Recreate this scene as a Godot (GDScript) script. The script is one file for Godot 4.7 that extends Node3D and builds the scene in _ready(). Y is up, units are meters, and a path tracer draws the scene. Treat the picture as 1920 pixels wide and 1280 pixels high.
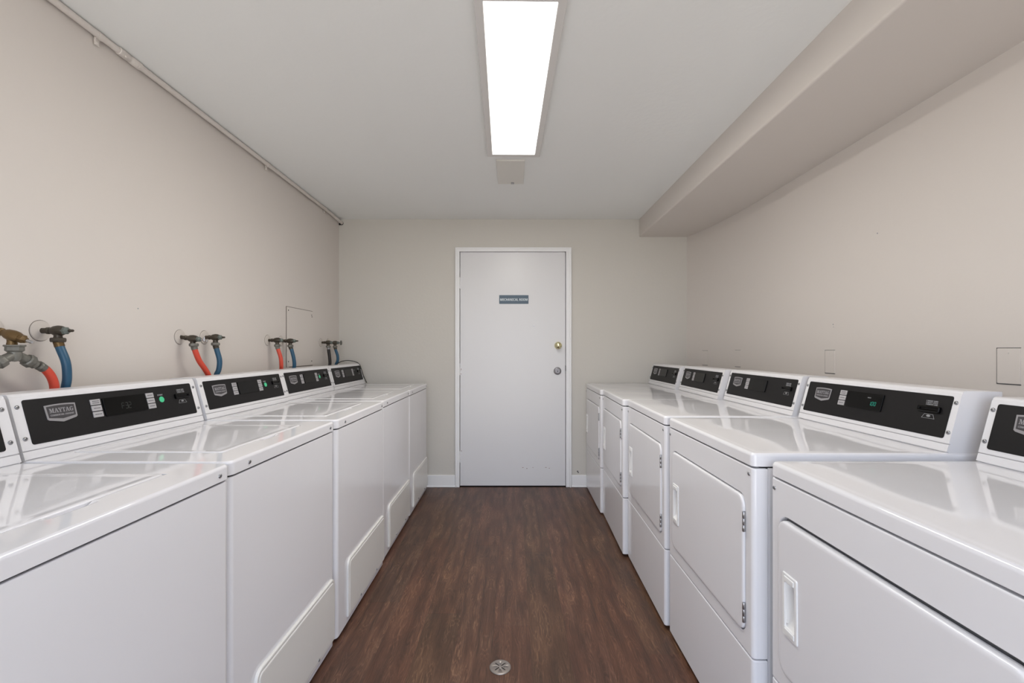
extends Node3D
# A basement laundry room: five top-load washers on the left, five dryers on the right, a white door at the far end.
# World: metres, y up, camera looks along -z from the origin; the far wall stands at z = -3.936.

const FAR := -3.936
const NEAR_WALL := 0.9
const CEIL := 2.322
const SOFFIT := 2.169

var M := {}
var taken := {}
var rng := RandomNumberGenerator.new()
var screw_mesh: ArrayMesh
var serif: SystemFont
var sans: SystemFont
var sans_bold: SystemFont


func _ready() -> void:
	rng.seed = 7
	# ---------------------------------------------------------------- camera
	var cam := Camera3D.new()
	cam.name = "camera"
	cam.near = 0.05
	cam.far = 60.0
	cam.projection = Camera3D.PROJECTION_FRUSTUM
	cam.size = 2.0 * cam.near * 640.0 / 850.0
	cam.frustum_offset = Vector2(-1.0, 15.5) / 850.0 * cam.near
	cam.position = Vector3(0, 1.19, 0)
	add_child(cam)
	cam.current = true
	# ---------------------------------------------------------------- sky (daylight through the open entrance behind the camera), exposure
	var we := WorldEnvironment.new()
	we.name = "environment"
	var env := Environment.new()
	env.background_mode = Environment.BG_SKY
	var sky := Sky.new()
	var sm := ProceduralSkyMaterial.new()
	sm.sky_top_color = Color(0.75, 0.83, 0.95)
	sm.sky_horizon_color = Color(0.915, 0.935, 0.97)
	sm.ground_bottom_color = Color(0.93, 0.92, 0.90)
	sm.ground_horizon_color = Color(0.93, 0.93, 0.93)
	sky.sky_material = sm
	env.sky = sky
	env.background_energy_multiplier = 5.6
	env.tonemap_mode = Environment.TONE_MAPPER_LINEAR
	env.tonemap_exposure = 0.84
	env.sdfgi_enabled = true
	env.ssao_enabled = true
	env.ssil_enabled = true
	we.environment = env
	add_child(we)
	# ---------------------------------------------------------------- the ceiling panel's own light (its fitting is built below)
	var al := AreaLight3D.new()
	al.name = "ceiling_panel_light"
	al.area_size = Vector2(0.238, 1.13)
	al.light_energy = 2.3
	al.light_color = Color(1.0, 0.985, 0.955)
	al.set("area_range", 12.0)
	al.set("area_attenuation", 2.0)
	al.shadow_enabled = true
	al.position = Vector3(0.016, 2.2955, -2.015)
	al.rotation = Vector3(-PI / 2, deg_to_rad(1.0), 0)
	add_child(al)

	fonts()
	materials()
	room()
	door()
	lamp()
	machines()
	plumbing()
	fittings()


# ====================================================================== small helpers
func numbered(called: String) -> String:
	var n: int = taken.get(called, 0)
	taken[called] = n + 1
	return called if n == 0 else "%s_%03d" % [called, n]


func tag(o: Node, label: String, category: String, group := "") -> void:
	o.set_meta("label", label)
	o.set_meta("category", category)
	if group:
		o.set_meta("group", group)


func thing(called: String, label: String, category: String, group := "") -> Node3D:
	var o := Node3D.new()
	o.name = numbered(called)
	add_child(o)
	tag(o, label, category, group)
	return o


func obj(called: String, mesh: Mesh, parent: Node = self, at := Transform3D()) -> MeshInstance3D:
	var o := MeshInstance3D.new()
	o.name = numbered(called) if parent == self else called
	o.mesh = mesh
	o.transform = at
	o.cast_shadow = GeometryInstance3D.SHADOW_CASTING_SETTING_ON
	parent.add_child(o, true)
	return o


func struct(called: String, mesh: Mesh) -> MeshInstance3D:
	var o := obj(called, mesh)
	o.set_meta("kind", "structure")
	var said: Dictionary = {
		"floor": ["dark brown wood plank floor along the aisle", "floor"], "wall_left": ["long beige wall behind the washing machines", "wall"], "wall_right": ["long beige wall behind the dryers", "wall"],
		"wall_far": ["beige end wall around the white door", "wall"], "wall_near": ["beige wall with the open entrance behind the camera", "wall"], "ceiling": ["flat off-white painted ceiling", "ceiling"],
		"ceiling_soffit": ["boxed-in beige soffit along the top of the right wall", "soffit"], "baseboard_left": ["short white baseboard left of the door", "baseboard"], "baseboard_right": ["short white baseboard right of the door", "baseboard"]}
	if said.has(called):
		tag(o, said[called][0], said[called][1])
	return o


func S() -> SurfaceTool:
	var s := SurfaceTool.new()
	s.begin(Mesh.PRIMITIVE_TRIANGLES)
	return s


func made(pairs: Array) -> ArrayMesh:   # [SurfaceTool, material, SurfaceTool, material ...]
	var m := ArrayMesh.new()
	for i in range(0, pairs.size(), 2):
		var st: SurfaceTool = pairs[i]
		var n := m.get_surface_count()
		st.commit(m)
		if m.get_surface_count() > n:
			m.surface_set_material(n, pairs[i + 1])
	return m


func v3(s: SurfaceTool, p: Vector3, n: Vector3, uv := Vector2.ZERO) -> void:
	s.set_normal(n)
	s.set_uv(uv)
	s.add_vertex(p)


func tri(s: SurfaceTool, a: Vector3, b: Vector3, c: Vector3, na: Vector3, nb: Vector3, nc: Vector3) -> void:   # counter-clockwise from outside
	v3(s, a, na)
	v3(s, c, nc)
	v3(s, b, nb)


func quad(s: SurfaceTool, a: Vector3, b: Vector3, c: Vector3, d: Vector3) -> void:
	var n := (b - a).cross(d - a).normalized()
	tri(s, a, b, c, n, n, n)
	tri(s, a, c, d, n, n, n)


func quadn(s: SurfaceTool, a: Vector3, b: Vector3, c: Vector3, d: Vector3, na: Vector3, nb: Vector3, nc: Vector3, nd: Vector3) -> void:
	tri(s, a, b, c, na, nb, nc)
	tri(s, a, c, d, na, nc, nd)


func T(at: Vector3, axis_x := Vector3.RIGHT, axis_y := Vector3.UP) -> Transform3D:
	var x := axis_x.normalized()
	var z := x.cross(axis_y).normalized()
	return Transform3D(Basis(x, z.cross(x), z), at)


func box(s: SurfaceTool, c: Vector3, size: Vector3, t := Transform3D()) -> void:
	var h := size / 2.0
	var p: Array[Vector3] = []
	for k in 8:
		p.append(t * (c + Vector3(h.x if k & 1 else -h.x, h.y if k & 2 else -h.y, h.z if k & 4 else -h.z)))
	for f in [[4, 5, 7, 6], [1, 0, 2, 3], [5, 1, 3, 7], [0, 4, 6, 2], [6, 7, 3, 2], [0, 1, 5, 4]]:
		quad(s, p[f[0]], p[f[1]], p[f[2]], p[f[3]])


func rbox(s: SurfaceTool, c: Vector3, size: Vector3, r: float, seg := 2, t := Transform3D()) -> void:   # box with rounded edges
	var h := size / 2.0
	r = minf(r, minf(h.x, minf(h.y, h.z)) * 0.999)
	for f in 6:
		var a := f / 2
		var sgn := 1.0 if f % 2 == 0 else -1.0
		var b := (a + 1) % 3
		var d := (a + 2) % 3
		var lb: Array = []
		var ld: Array = []
		for k in seg + 1:
			var q := r * tan(PI / 4 * k / seg)
			lb.append(h[b] - r + q)
			ld.append(h[d] - r + q)
		var rows: Array = []
		var cols: Array = []
		for k in range(seg, -1, -1):
			rows.append(-lb[k])
			cols.append(-ld[k])
		rows.append_array(lb)
		cols.append_array(ld)
		var P := []
		var N := []
		for u in rows:
			for w in cols:
				var p := Vector3.ZERO
				p[a] = sgn * h[a]
				p[b] = u
				p[d] = w
				var inner := Vector3(clampf(p.x, -(h.x - r), h.x - r), clampf(p.y, -(h.y - r), h.y - r), clampf(p.z, -(h.z - r), h.z - r))
				var n := (p - inner).normalized()
				P.append(t * (c + inner + n * r))
				N.append(t.basis * n)
		var w2 := cols.size()
		for i in rows.size() - 1:
			for j in w2 - 1:
				var k0 := i * w2 + j
				var q := [k0, k0 + w2, k0 + w2 + 1, k0 + 1] if sgn > 0 else [k0, k0 + 1, k0 + w2 + 1, k0 + w2]
				quadn(s, P[q[0]], P[q[1]], P[q[2]], P[q[3]], N[q[0]], N[q[1]], N[q[2]], N[q[3]])


func rrect(w: float, h: float, radii: Array, inset: float, seg: int) -> Array:   # [points, normals], counter-clockwise; radii: bottom right, top right, top left, bottom left
	var pts: Array = []
	var nrm: Array = []
	var corner := [Vector2(1, -1), Vector2(1, 1), Vector2(-1, 1), Vector2(-1, -1)]
	for k in 4:
		var r: float = radii[k]
		var rr := maxf(r - inset, 0.0001)
		var c := Vector2(corner[k].x * (w / 2 - maxf(r, inset)), corner[k].y * (h / 2 - maxf(r, inset)))
		for i in seg + 1:
			var a := -PI / 2 + k * PI / 2 + PI / 2 * i / seg
			var d := Vector2(cos(a), sin(a))
			pts.append(c + d * rr)
			nrm.append(d)
	return [pts, nrm]


func edge_prof(z0: float, z1: float, r: float, seg := 3, back := false) -> Array:   # straight side from z0, rounded over to z1; entries [inset, z, outward, forward]
	var out: Array = []
	if back:
		out.append([0.0, z0, 1.0, 0.0])
	else:
		out.append([0.0, z0, 1.0, 0.0])
	for k in seg + 1:
		var a := PI / 2 * k / seg
		out.append([r - r * cos(a), z1 - r + r * sin(a), cos(a), sin(a)])
	return out


func slab(s: SurfaceTool, t: Transform3D, w: float, h: float, radii: Array, prof: Array, front := true, back := true, seg := 4, skip := -1) -> void:
	var rings: Array = []
	for q in prof:
		rings.append(rrect(w, h, radii, q[0], seg))
	var n: int = rings[0][0].size()
	for k in prof.size() - 1:
		for i in n:
			var j := (i + 1) % n
			if k == skip and j == 0:
				continue
			var P := []
			var N := []
			for e in [[k, i], [k, j], [k + 1, j], [k + 1, i]]:
				var q: Array = prof[e[0]]
				var p2: Vector2 = rings[e[0]][0][e[1]]
				var n2: Vector2 = rings[e[0]][1][e[1]]
				P.append(t * Vector3(p2.x, p2.y, q[1]))
				N.append(t.basis * Vector3(n2.x * q[2], n2.y * q[2], q[3]).normalized())
			quadn(s, P[0], P[1], P[2], P[3], N[0], N[1], N[2], N[3])
	var ends: Array = []
	if front:
		ends.append([prof.size() - 1, 1.0])
	if back:
		ends.append([0, -1.0])
	for e in ends:
		var z: float = prof[e[0]][1]
		var nn: Vector3 = t.basis * Vector3(0, 0, e[1])
		var pts: Array = rings[e[0]][0]
		for i in range(1, n - 1):
			var a: Vector3 = t * Vector3(pts[0].x, pts[0].y, z)
			var b: Vector3 = t * Vector3(pts[i].x, pts[i].y, z)
			var c: Vector3 = t * Vector3(pts[i + 1].x, pts[i + 1].y, z)
			if e[1] > 0:
				tri(s, a, b, c, nn, nn, nn)
			else:
				tri(s, a, c, b, nn, nn, nn)


func ring_frame(s: SurfaceTool, t: Transform3D, ow: float, oh: float, orad: float, iw: float, ih: float, irad: float, z0: float, z1: float, e := 0.001, seg := 4) -> void:   # a frame with an opening
	var o := [orad, orad, orad, orad]
	var q := [irad, irad, irad, irad]
	var rings := [[rrect(ow, oh, o, 0, seg), z0], [rrect(ow, oh, o, 0, seg), z1 - e], [rrect(ow, oh, o, e, seg), z1], [rrect(iw, ih, q, -e, seg), z1], [rrect(iw, ih, q, 0, seg), z1 - e], [rrect(iw, ih, q, 0, seg), z0]]
	var n: int = rings[0][0][0].size()
	for k in 5:
		for i in n:
			var j := (i + 1) % n
			var a: Vector2 = rings[k][0][0][i]
			var b: Vector2 = rings[k][0][0][j]
			var c: Vector2 = rings[k + 1][0][0][j]
			var d: Vector2 = rings[k + 1][0][0][i]
			var z: float = rings[k][1]
			var zz: float = rings[k + 1][1]
			quad(s, t * Vector3(a.x, a.y, z), t * Vector3(b.x, b.y, z), t * Vector3(c.x, c.y, zz), t * Vector3(d.x, d.y, zz))


func lathe(s: SurfaceTool, t: Transform3D, prof: Array, seg := 16, flat := false) -> void:   # prof: [radius, z] going forward along local z
	for k in prof.size() - 1:
		var a: Vector2 = prof[k]
		var b: Vector2 = prof[k + 1]
		if a.is_equal_approx(b):
			continue
		var n0 := Vector2(b.y - a.y, -(b.x - a.x)).normalized()
		var na := n0
		var nb := n0
		if k > 0:
			var m: Vector2 = prof[k - 1]
			var nm := Vector2(a.y - m.y, -(a.x - m.x)).normalized()
			if nm.dot(n0) > 0.75:
				na = (nm + n0).normalized()
		if k < prof.size() - 2:
			var m: Vector2 = prof[k + 2]
			var nm := Vector2(m.y - b.y, -(m.x - b.x)).normalized()
			if nm.dot(n0) > 0.75:
				nb = (nm + n0).normalized()
		for i in seg:
			var d0 := Vector2.from_angle(TAU * i / seg)
			var d1 := Vector2.from_angle(TAU * (i + 1) / seg)
			var dm := (d0 + d1).normalized()
			var e0 := dm if flat else d0
			var e1 := dm if flat else d1
			quadn(s, t * Vector3(d0.x * a.x, d0.y * a.x, a.y), t * Vector3(d1.x * a.x, d1.y * a.x, a.y), t * Vector3(d1.x * b.x, d1.y * b.x, b.y), t * Vector3(d0.x * b.x, d0.y * b.x, b.y),
				t.basis * Vector3(e0.x * na.x, e0.y * na.x, na.y), t.basis * Vector3(e1.x * na.x, e1.y * na.x, na.y), t.basis * Vector3(e1.x * nb.x, e1.y * nb.x, nb.y), t.basis * Vector3(e0.x * nb.x, e0.y * nb.x, nb.y))


func along(a: Vector3, b: Vector3) -> Transform3D:   # a frame at a whose z points to b
	var z := (b - a).normalized()
	var x := (Vector3.UP if absf(z.y) < 0.9 else Vector3.RIGHT).cross(z).normalized()
	return Transform3D(Basis(x, z.cross(x), z), a)


func tube(s: SurfaceTool, pts: Array, r: float, seg := 12, smooth := 6) -> void:
	var path: Array = []
	for k in pts.size() - 1:
		var p0: Vector3 = pts[maxi(k - 1, 0)]
		var p1: Vector3 = pts[k]
		var p2: Vector3 = pts[k + 1]
		var p3: Vector3 = pts[mini(k + 2, pts.size() - 1)]
		for i in smooth:
			path.append(p1.cubic_interpolate(p2, p0, p3, float(i) / smooth))
	path.append(pts[-1])
	var rings: Array = []
	var x := Vector3.ZERO
	for k in path.size():
		var d: Vector3 = (path[mini(k + 1, path.size() - 1)] - path[maxi(k - 1, 0)]).normalized()
		if k == 0:
			x = (Vector3.UP if absf(d.y) < 0.8 else Vector3.RIGHT).cross(d).normalized()
		x = (x - d * x.dot(d)).normalized()
		var y := d.cross(x)
		var ring: Array = []
		for i in seg:
			ring.append(x * cos(TAU * i / seg) + y * sin(TAU * i / seg))
		rings.append(ring)
	for k in path.size() - 1:
		for i in seg:
			var j := (i + 1) % seg
			quadn(s, path[k] + rings[k][i] * r, path[k] + rings[k][j] * r, path[k + 1] + rings[k + 1][j] * r, path[k + 1] + rings[k + 1][i] * r, rings[k][i], rings[k][j], rings[k + 1][j], rings[k + 1][i])
	for e in [0, path.size() - 1]:
		var nn: Vector3 = (path[0] - path[1]).normalized() if e == 0 else (path[-1] - path[-2]).normalized()
		for i in seg:
			var j := (i + 1) % seg
			var a: Vector3 = path[e] + rings[e][i] * r
			var b: Vector3 = path[e] + rings[e][j] * r
			if e == 0:
				tri(s, path[e], b, a, nn, nn, nn)
			else:
				tri(s, path[e], a, b, nn, nn, nn)


func poly(s: SurfaceTool, t: Transform3D, pts: PackedVector2Array, z0: float, z1: float) -> void:   # extruded polygon, counter-clockwise
	var idx := Geometry2D.triangulate_polygon(pts)
	var n := t.basis * Vector3(0, 0, 1)
	for i in range(0, idx.size(), 3):
		var q := [pts[idx[i]], pts[idx[i + 1]], pts[idx[i + 2]]]
		if (q[1] - q[0]).cross(q[2] - q[0]) < 0:
			q.reverse()
		tri(s, t * Vector3(q[0].x, q[0].y, z1), t * Vector3(q[1].x, q[1].y, z1), t * Vector3(q[2].x, q[2].y, z1), n, n, n)
	for i in pts.size():
		var a := pts[i]
		var b := pts[(i + 1) % pts.size()]
		quad(s, t * Vector3(a.x, a.y, z0), t * Vector3(b.x, b.y, z0), t * Vector3(b.x, b.y, z1), t * Vector3(a.x, a.y, z1))


func text_into(s: SurfaceTool, t: Transform3D, what: String, font: Font, width: float, height: float, depth := 0.0006) -> void:   # lettering scaled to width x height about t's origin, standing on local z = 0
	var tm := TextMesh.new()
	tm.text = what
	tm.font = font
	tm.font_size = 64
	tm.pixel_size = 0.01
	tm.depth = 0.05
	tm.curve_step = 2.0
	var bb := tm.get_aabb()
	if bb.size.x <= 0:
		return
	var sc := Vector3(width / bb.size.x, height / bb.size.y, depth / 0.05)
	var c := bb.get_center()
	var q := t * Transform3D(Basis.from_scale(sc), Vector3(-c.x * sc.x, -c.y * sc.y, depth / 2))
	for k in tm.get_surface_count():
		var arr := tm.surface_get_arrays(k)
		var vs: PackedVector3Array = arr[Mesh.ARRAY_VERTEX]
		var ix: PackedInt32Array = arr[Mesh.ARRAY_INDEX] if arr[Mesh.ARRAY_INDEX] != null else PackedInt32Array(range(vs.size()))
		for i in range(0, ix.size(), 3):
			var a := q * vs[ix[i]]
			var b := q * vs[ix[i + 1]]
			var d := q * vs[ix[i + 2]]
			var n := (a - d).cross(a - b).normalized()
			v3(s, a, n)
			v3(s, b, n)
			v3(s, d, n)


# ====================================================================== materials
func fonts() -> void:
	serif = SystemFont.new()
	serif.font_names = PackedStringArray(["Droid Serif"])
	serif.font_weight = 700
	sans = SystemFont.new()
	sans.font_names = PackedStringArray(["Droid Sans"])
	sans_bold = SystemFont.new()
	sans_bold.font_names = PackedStringArray(["Droid Sans"])
	sans_bold.font_weight = 700


func mat(called: String, c: Color, rough := 0.5, metal := 0.0, spec := 0.5) -> StandardMaterial3D:
	var m := StandardMaterial3D.new()
	m.resource_name = called
	m.albedo_color = c
	m.roughness = rough
	m.metallic = metal
	m.metallic_specular = spec
	M[called] = m
	return m


func noise_tex(freq: float, octaves: int, size := 256, sd := 1) -> NoiseTexture2D:
	var n := FastNoiseLite.new()
	n.noise_type = FastNoiseLite.TYPE_SIMPLEX_SMOOTH
	n.seed = sd
	n.frequency = freq
	n.fractal_octaves = octaves
	var t := NoiseTexture2D.new()
	t.width = size
	t.height = size
	t.seamless = true
	t.noise = n
	return t


func relief(m: StandardMaterial3D, t: Texture2D, tiles_per_metre: float, cm: float) -> void:
	m.heightmap_enabled = true
	m.heightmap_texture = t
	m.heightmap_scale = cm
	m.uv1_triplanar = true
	m.uv1_world_triplanar = true
	m.uv1_scale = Vector3.ONE * tiles_per_metre


func materials() -> void:
	var sheet := noise_tex(0.011, 1, 256, 3)
	var plaster := noise_tex(0.03, 4, 512, 5)
	relief(mat("enamel", Color(0.911, 0.908, 0.921), 0.06), sheet, 0.9, 0.10)
	relief(mat("enamel_front", Color(0.911, 0.908, 0.921), 0.14), sheet, 0.7, 0.06)
	relief(mat("enamel_panel", Color(0.905, 0.9, 0.885), 0.28), sheet, 0.8, 0.03)
	mat("console_white", Color(0.895, 0.89, 0.898), 0.3)
	mat("handle_white", Color(0.93, 0.93, 0.93), 0.3)
	mat("panel_black", Color(0.095, 0.09, 0.095), 0.5, 0.0, 0.35)
	mat("display_black", Color(0.035, 0.034, 0.036), 0.25, 0.0, 0.3)
	mat("slot_black", Color(0.03, 0.03, 0.03), 0.4)
	mat("seam_dark", Color(0.05, 0.05, 0.055), 0.8)
	mat("badge_silver", Color(0.62, 0.61, 0.62), 0.35, 0.25)
	mat("badge_dark", Color(0.25, 0.24, 0.25), 0.4)
	mat("button_grey", Color(0.68, 0.67, 0.68), 0.5)
	mat("print_dark", Color(0.30, 0.30, 0.31), 0.6)
	mat("print_grey", Color(0.62, 0.62, 0.63), 0.6)
	mat("digit_off", Color(0.17, 0.19, 0.18), 0.5)
	mat("start_green", Color(0.30, 0.80, 0.58), 0.35)
	mat("screw_steel", Color(0.62, 0.62, 0.63), 0.3, 0.85)
	mat("hinge_steel", Color(0.66, 0.66, 0.67), 0.28, 0.9)
	mat("foot_rubber", Color(0.08, 0.08, 0.08), 0.8)
	relief(mat("wall_paint", Color(0.85, 0.823, 0.80), 0.55, 0.0, 0.35), plaster, 2.2, 0.022)
	relief(mat("far_wall_paint", Color(0.805, 0.79, 0.763), 0.5, 0.0, 0.4), plaster, 2.2, 0.04)
	relief(mat("ceiling_paint", Color(0.94, 0.945, 0.94), 0.6, 0.0, 0.3), plaster, 1.6, 0.05)
	mat("fitting_paint", Color(0.875, 0.865, 0.84), 0.5)
	mat("trim_white", Color(0.93, 0.93, 0.935), 0.35)
	mat("door_white", Color(0.872, 0.87, 0.878), 0.32)
	mat("gap_brown", Color(0.42, 0.385, 0.35), 0.8)
	mat("gap_grey", Color(0.50, 0.50, 0.51), 0.7)
	mat("scuff", Color(0.60, 0.50, 0.47), 0.7)
	mat("sign_blue", Color(0.29, 0.37, 0.44), 0.45)
	mat("sign_white", Color(0.86, 0.90, 0.92), 0.5)
	mat("brass_polished", Color(0.90, 0.87, 0.70), 0.2, 1.0)
	mat("lock_steel", Color(0.52, 0.51, 0.52), 0.4, 0.8)
	mat("chrome", Color(0.72, 0.72, 0.73), 0.2, 1.0)
	relief(mat("brass_old", Color(0.44, 0.355, 0.235), 0.42, 0.75), plaster, 12.0, 0.06)
	relief(mat("bronze_dark", Color(0.30, 0.275, 0.24), 0.42, 0.6), plaster, 12.0, 0.06)
	relief(mat("zinc_grey", Color(0.47, 0.465, 0.44), 0.5, 0.55), plaster, 12.0, 0.05)
	mat("verdigris", Color(0.42, 0.45, 0.43), 0.5, 0.4)
	mat("flange_paint", Color(0.80, 0.77, 0.742), 0.55, 0.0, 0.3)
	mat("hose_red", Color(0.80, 0.285, 0.205), 0.42)
	mat("hose_blue", Color(0.135, 0.315, 0.425), 0.42)
	mat("hose_black", Color(0.10, 0.07, 0.06), 0.45)
	mat("cord_black", Color(0.05, 0.045, 0.04), 0.5)
	mat("drain_steel", Color(0.62, 0.59, 0.57), 0.38, 0.75)
	mat("lamp_frame", Color(0.86, 0.85, 0.84), 0.5)
	var d := mat("lamp_diffuser", Color(0.95, 0.95, 0.95), 0.5)
	d.emission_enabled = true
	d.emission = Color(1, 0.995, 0.98)
	d.emission_energy_multiplier = 3.0
	var g := mat("digit_lit", Color(0.08, 0.35, 0.30), 0.5)
	g.emission_enabled = true
	g.emission = Color(0.12, 0.62, 0.52)
	g.emission_energy_multiplier = 0.7
	wood()


func wood() -> void:
	# 512 x 1024 texels: 0.6 m across the grain, 2.4 m along it
	var w := 512
	var h := 1024
	var fine := FastNoiseLite.new()
	fine.seed = 11
	fine.frequency = 1.0
	fine.fractal_octaves = 3
	var fig := FastNoiseLite.new()
	fig.seed = 12
	fig.frequency = 1.0
	fig.fractal_octaves = 2
	var dark := Color(0.25, 0.175, 0.14)
	var mid := Color(0.375, 0.263, 0.207)
	var lite := Color(0.57, 0.43, 0.335)
	var red := Color(0.40, 0.262, 0.20)
	var data := PackedByteArray()
	data.resize(w * h * 3)
	var bump := PackedByteArray()
	bump.resize(w * h)
	var at := 0
	for j in h:
		var y := 2.4 * j / h
		var fy := absf(2.0 * j / h - 1.0)   # mirrored along the grain so that the repeat does not show
		y = 1.2 * fy * 2.0
		for i in w:
			var x := 0.6 * absf(2.0 * i / w - 1.0)
			var warp := fig.get_noise_2d(x * 7.0, y * 1.3)
			var broad := fig.get_noise_2d(x * 9.0 + 40.0, y * 0.9 + 9.0)
			var streak := fine.get_noise_2d(x * 120.0 + warp * 5.0, y * 2.4)
			var hair := fine.get_noise_2d(x * 420.0 + warp * 6.0 + 90.0, y * 5.0 + 30.0)
			var lines := pow(0.5 + 0.5 * sin((x * 26.0 + warp * 4.2 + 0.35 * streak) * TAU), 7.0) * clampf(0.55 + 1.3 * broad, 0.0, 1.0)
			var v := 0.40 + 0.34 * broad + 0.36 * streak + 0.20 * hair + 0.34 * lines
			var c := dark.lerp(mid, clampf(v * 2.0, 0, 1)).lerp(lite, clampf((v - 0.5) * 1.7, 0, 1))
			c = c.lerp(red, clampf(0.15 + fig.get_noise_2d(x * 5.0 + 80.0, y * 1.6 + 70.0) * 1.2, 0, 0.24))
			data[at * 3] = int(clampf(c.r, 0, 1) * 255)
			data[at * 3 + 1] = int(clampf(c.g, 0, 1) * 255)
			data[at * 3 + 2] = int(clampf(c.b, 0, 1) * 255)
			bump[at] = int(clampf(0.5 + 0.35 * streak + 0.35 * hair, 0, 1) * 255)
			at += 1
	var m := mat("wood", Color.WHITE, 0.42, 0.0, 0.45)
	m.albedo_texture = ImageTexture.create_from_image(Image.create_from_data(w, h, false, Image.FORMAT_RGB8, data))
	m.heightmap_enabled = true
	m.heightmap_texture = ImageTexture.create_from_image(Image.create_from_data(w, h, false, Image.FORMAT_L8, bump))
	m.heightmap_scale = 0.02
	m.vertex_color_use_as_albedo = true


# ====================================================================== the room
func wall_strip(pts: Array, thick: float, y0: float, y1: float, side: float) -> SurfaceTool:   # an upright wall along a polyline of (x, z), its room face on the side given
	var s := S()
	var nr: Array = []
	for k in pts.size():
		var d: Vector2 = (pts[mini(k + 1, pts.size() - 1)] - pts[maxi(k - 1, 0)]).normalized()
		nr.append(Vector2(-d.y, d.x) * side)
	for k in pts.size() - 1:
		var a: Vector2 = pts[k]
		var b: Vector2 = pts[k + 1]
		var na: Vector2 = nr[k]
		var nb: Vector2 = nr[k + 1]
		var n3a := Vector3(na.x, 0, na.y)
		var n3b := Vector3(nb.x, 0, nb.y)
		var A := [Vector3(a.x, y0, a.y), Vector3(b.x, y0, b.y), Vector3(b.x, y1, b.y), Vector3(a.x, y1, a.y)]
		if (A[1] - A[0]).cross(A[3] - A[0]).dot(n3a) > 0:
			quadn(s, A[0], A[1], A[2], A[3], n3a, n3b, n3b, n3a)
		else:
			quadn(s, A[1], A[0], A[3], A[2], n3b, n3a, n3a, n3b)
		var back := [A[0] - n3a * thick, A[1] - n3b * thick, A[2] - n3b * thick, A[3] - n3a * thick]
		quad(s, back[1], back[0], back[3], back[2])
		quad(s, A[3], A[2], back[2], back[3])
		quad(s, A[1], A[0], back[0], back[1])
	return s


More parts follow.
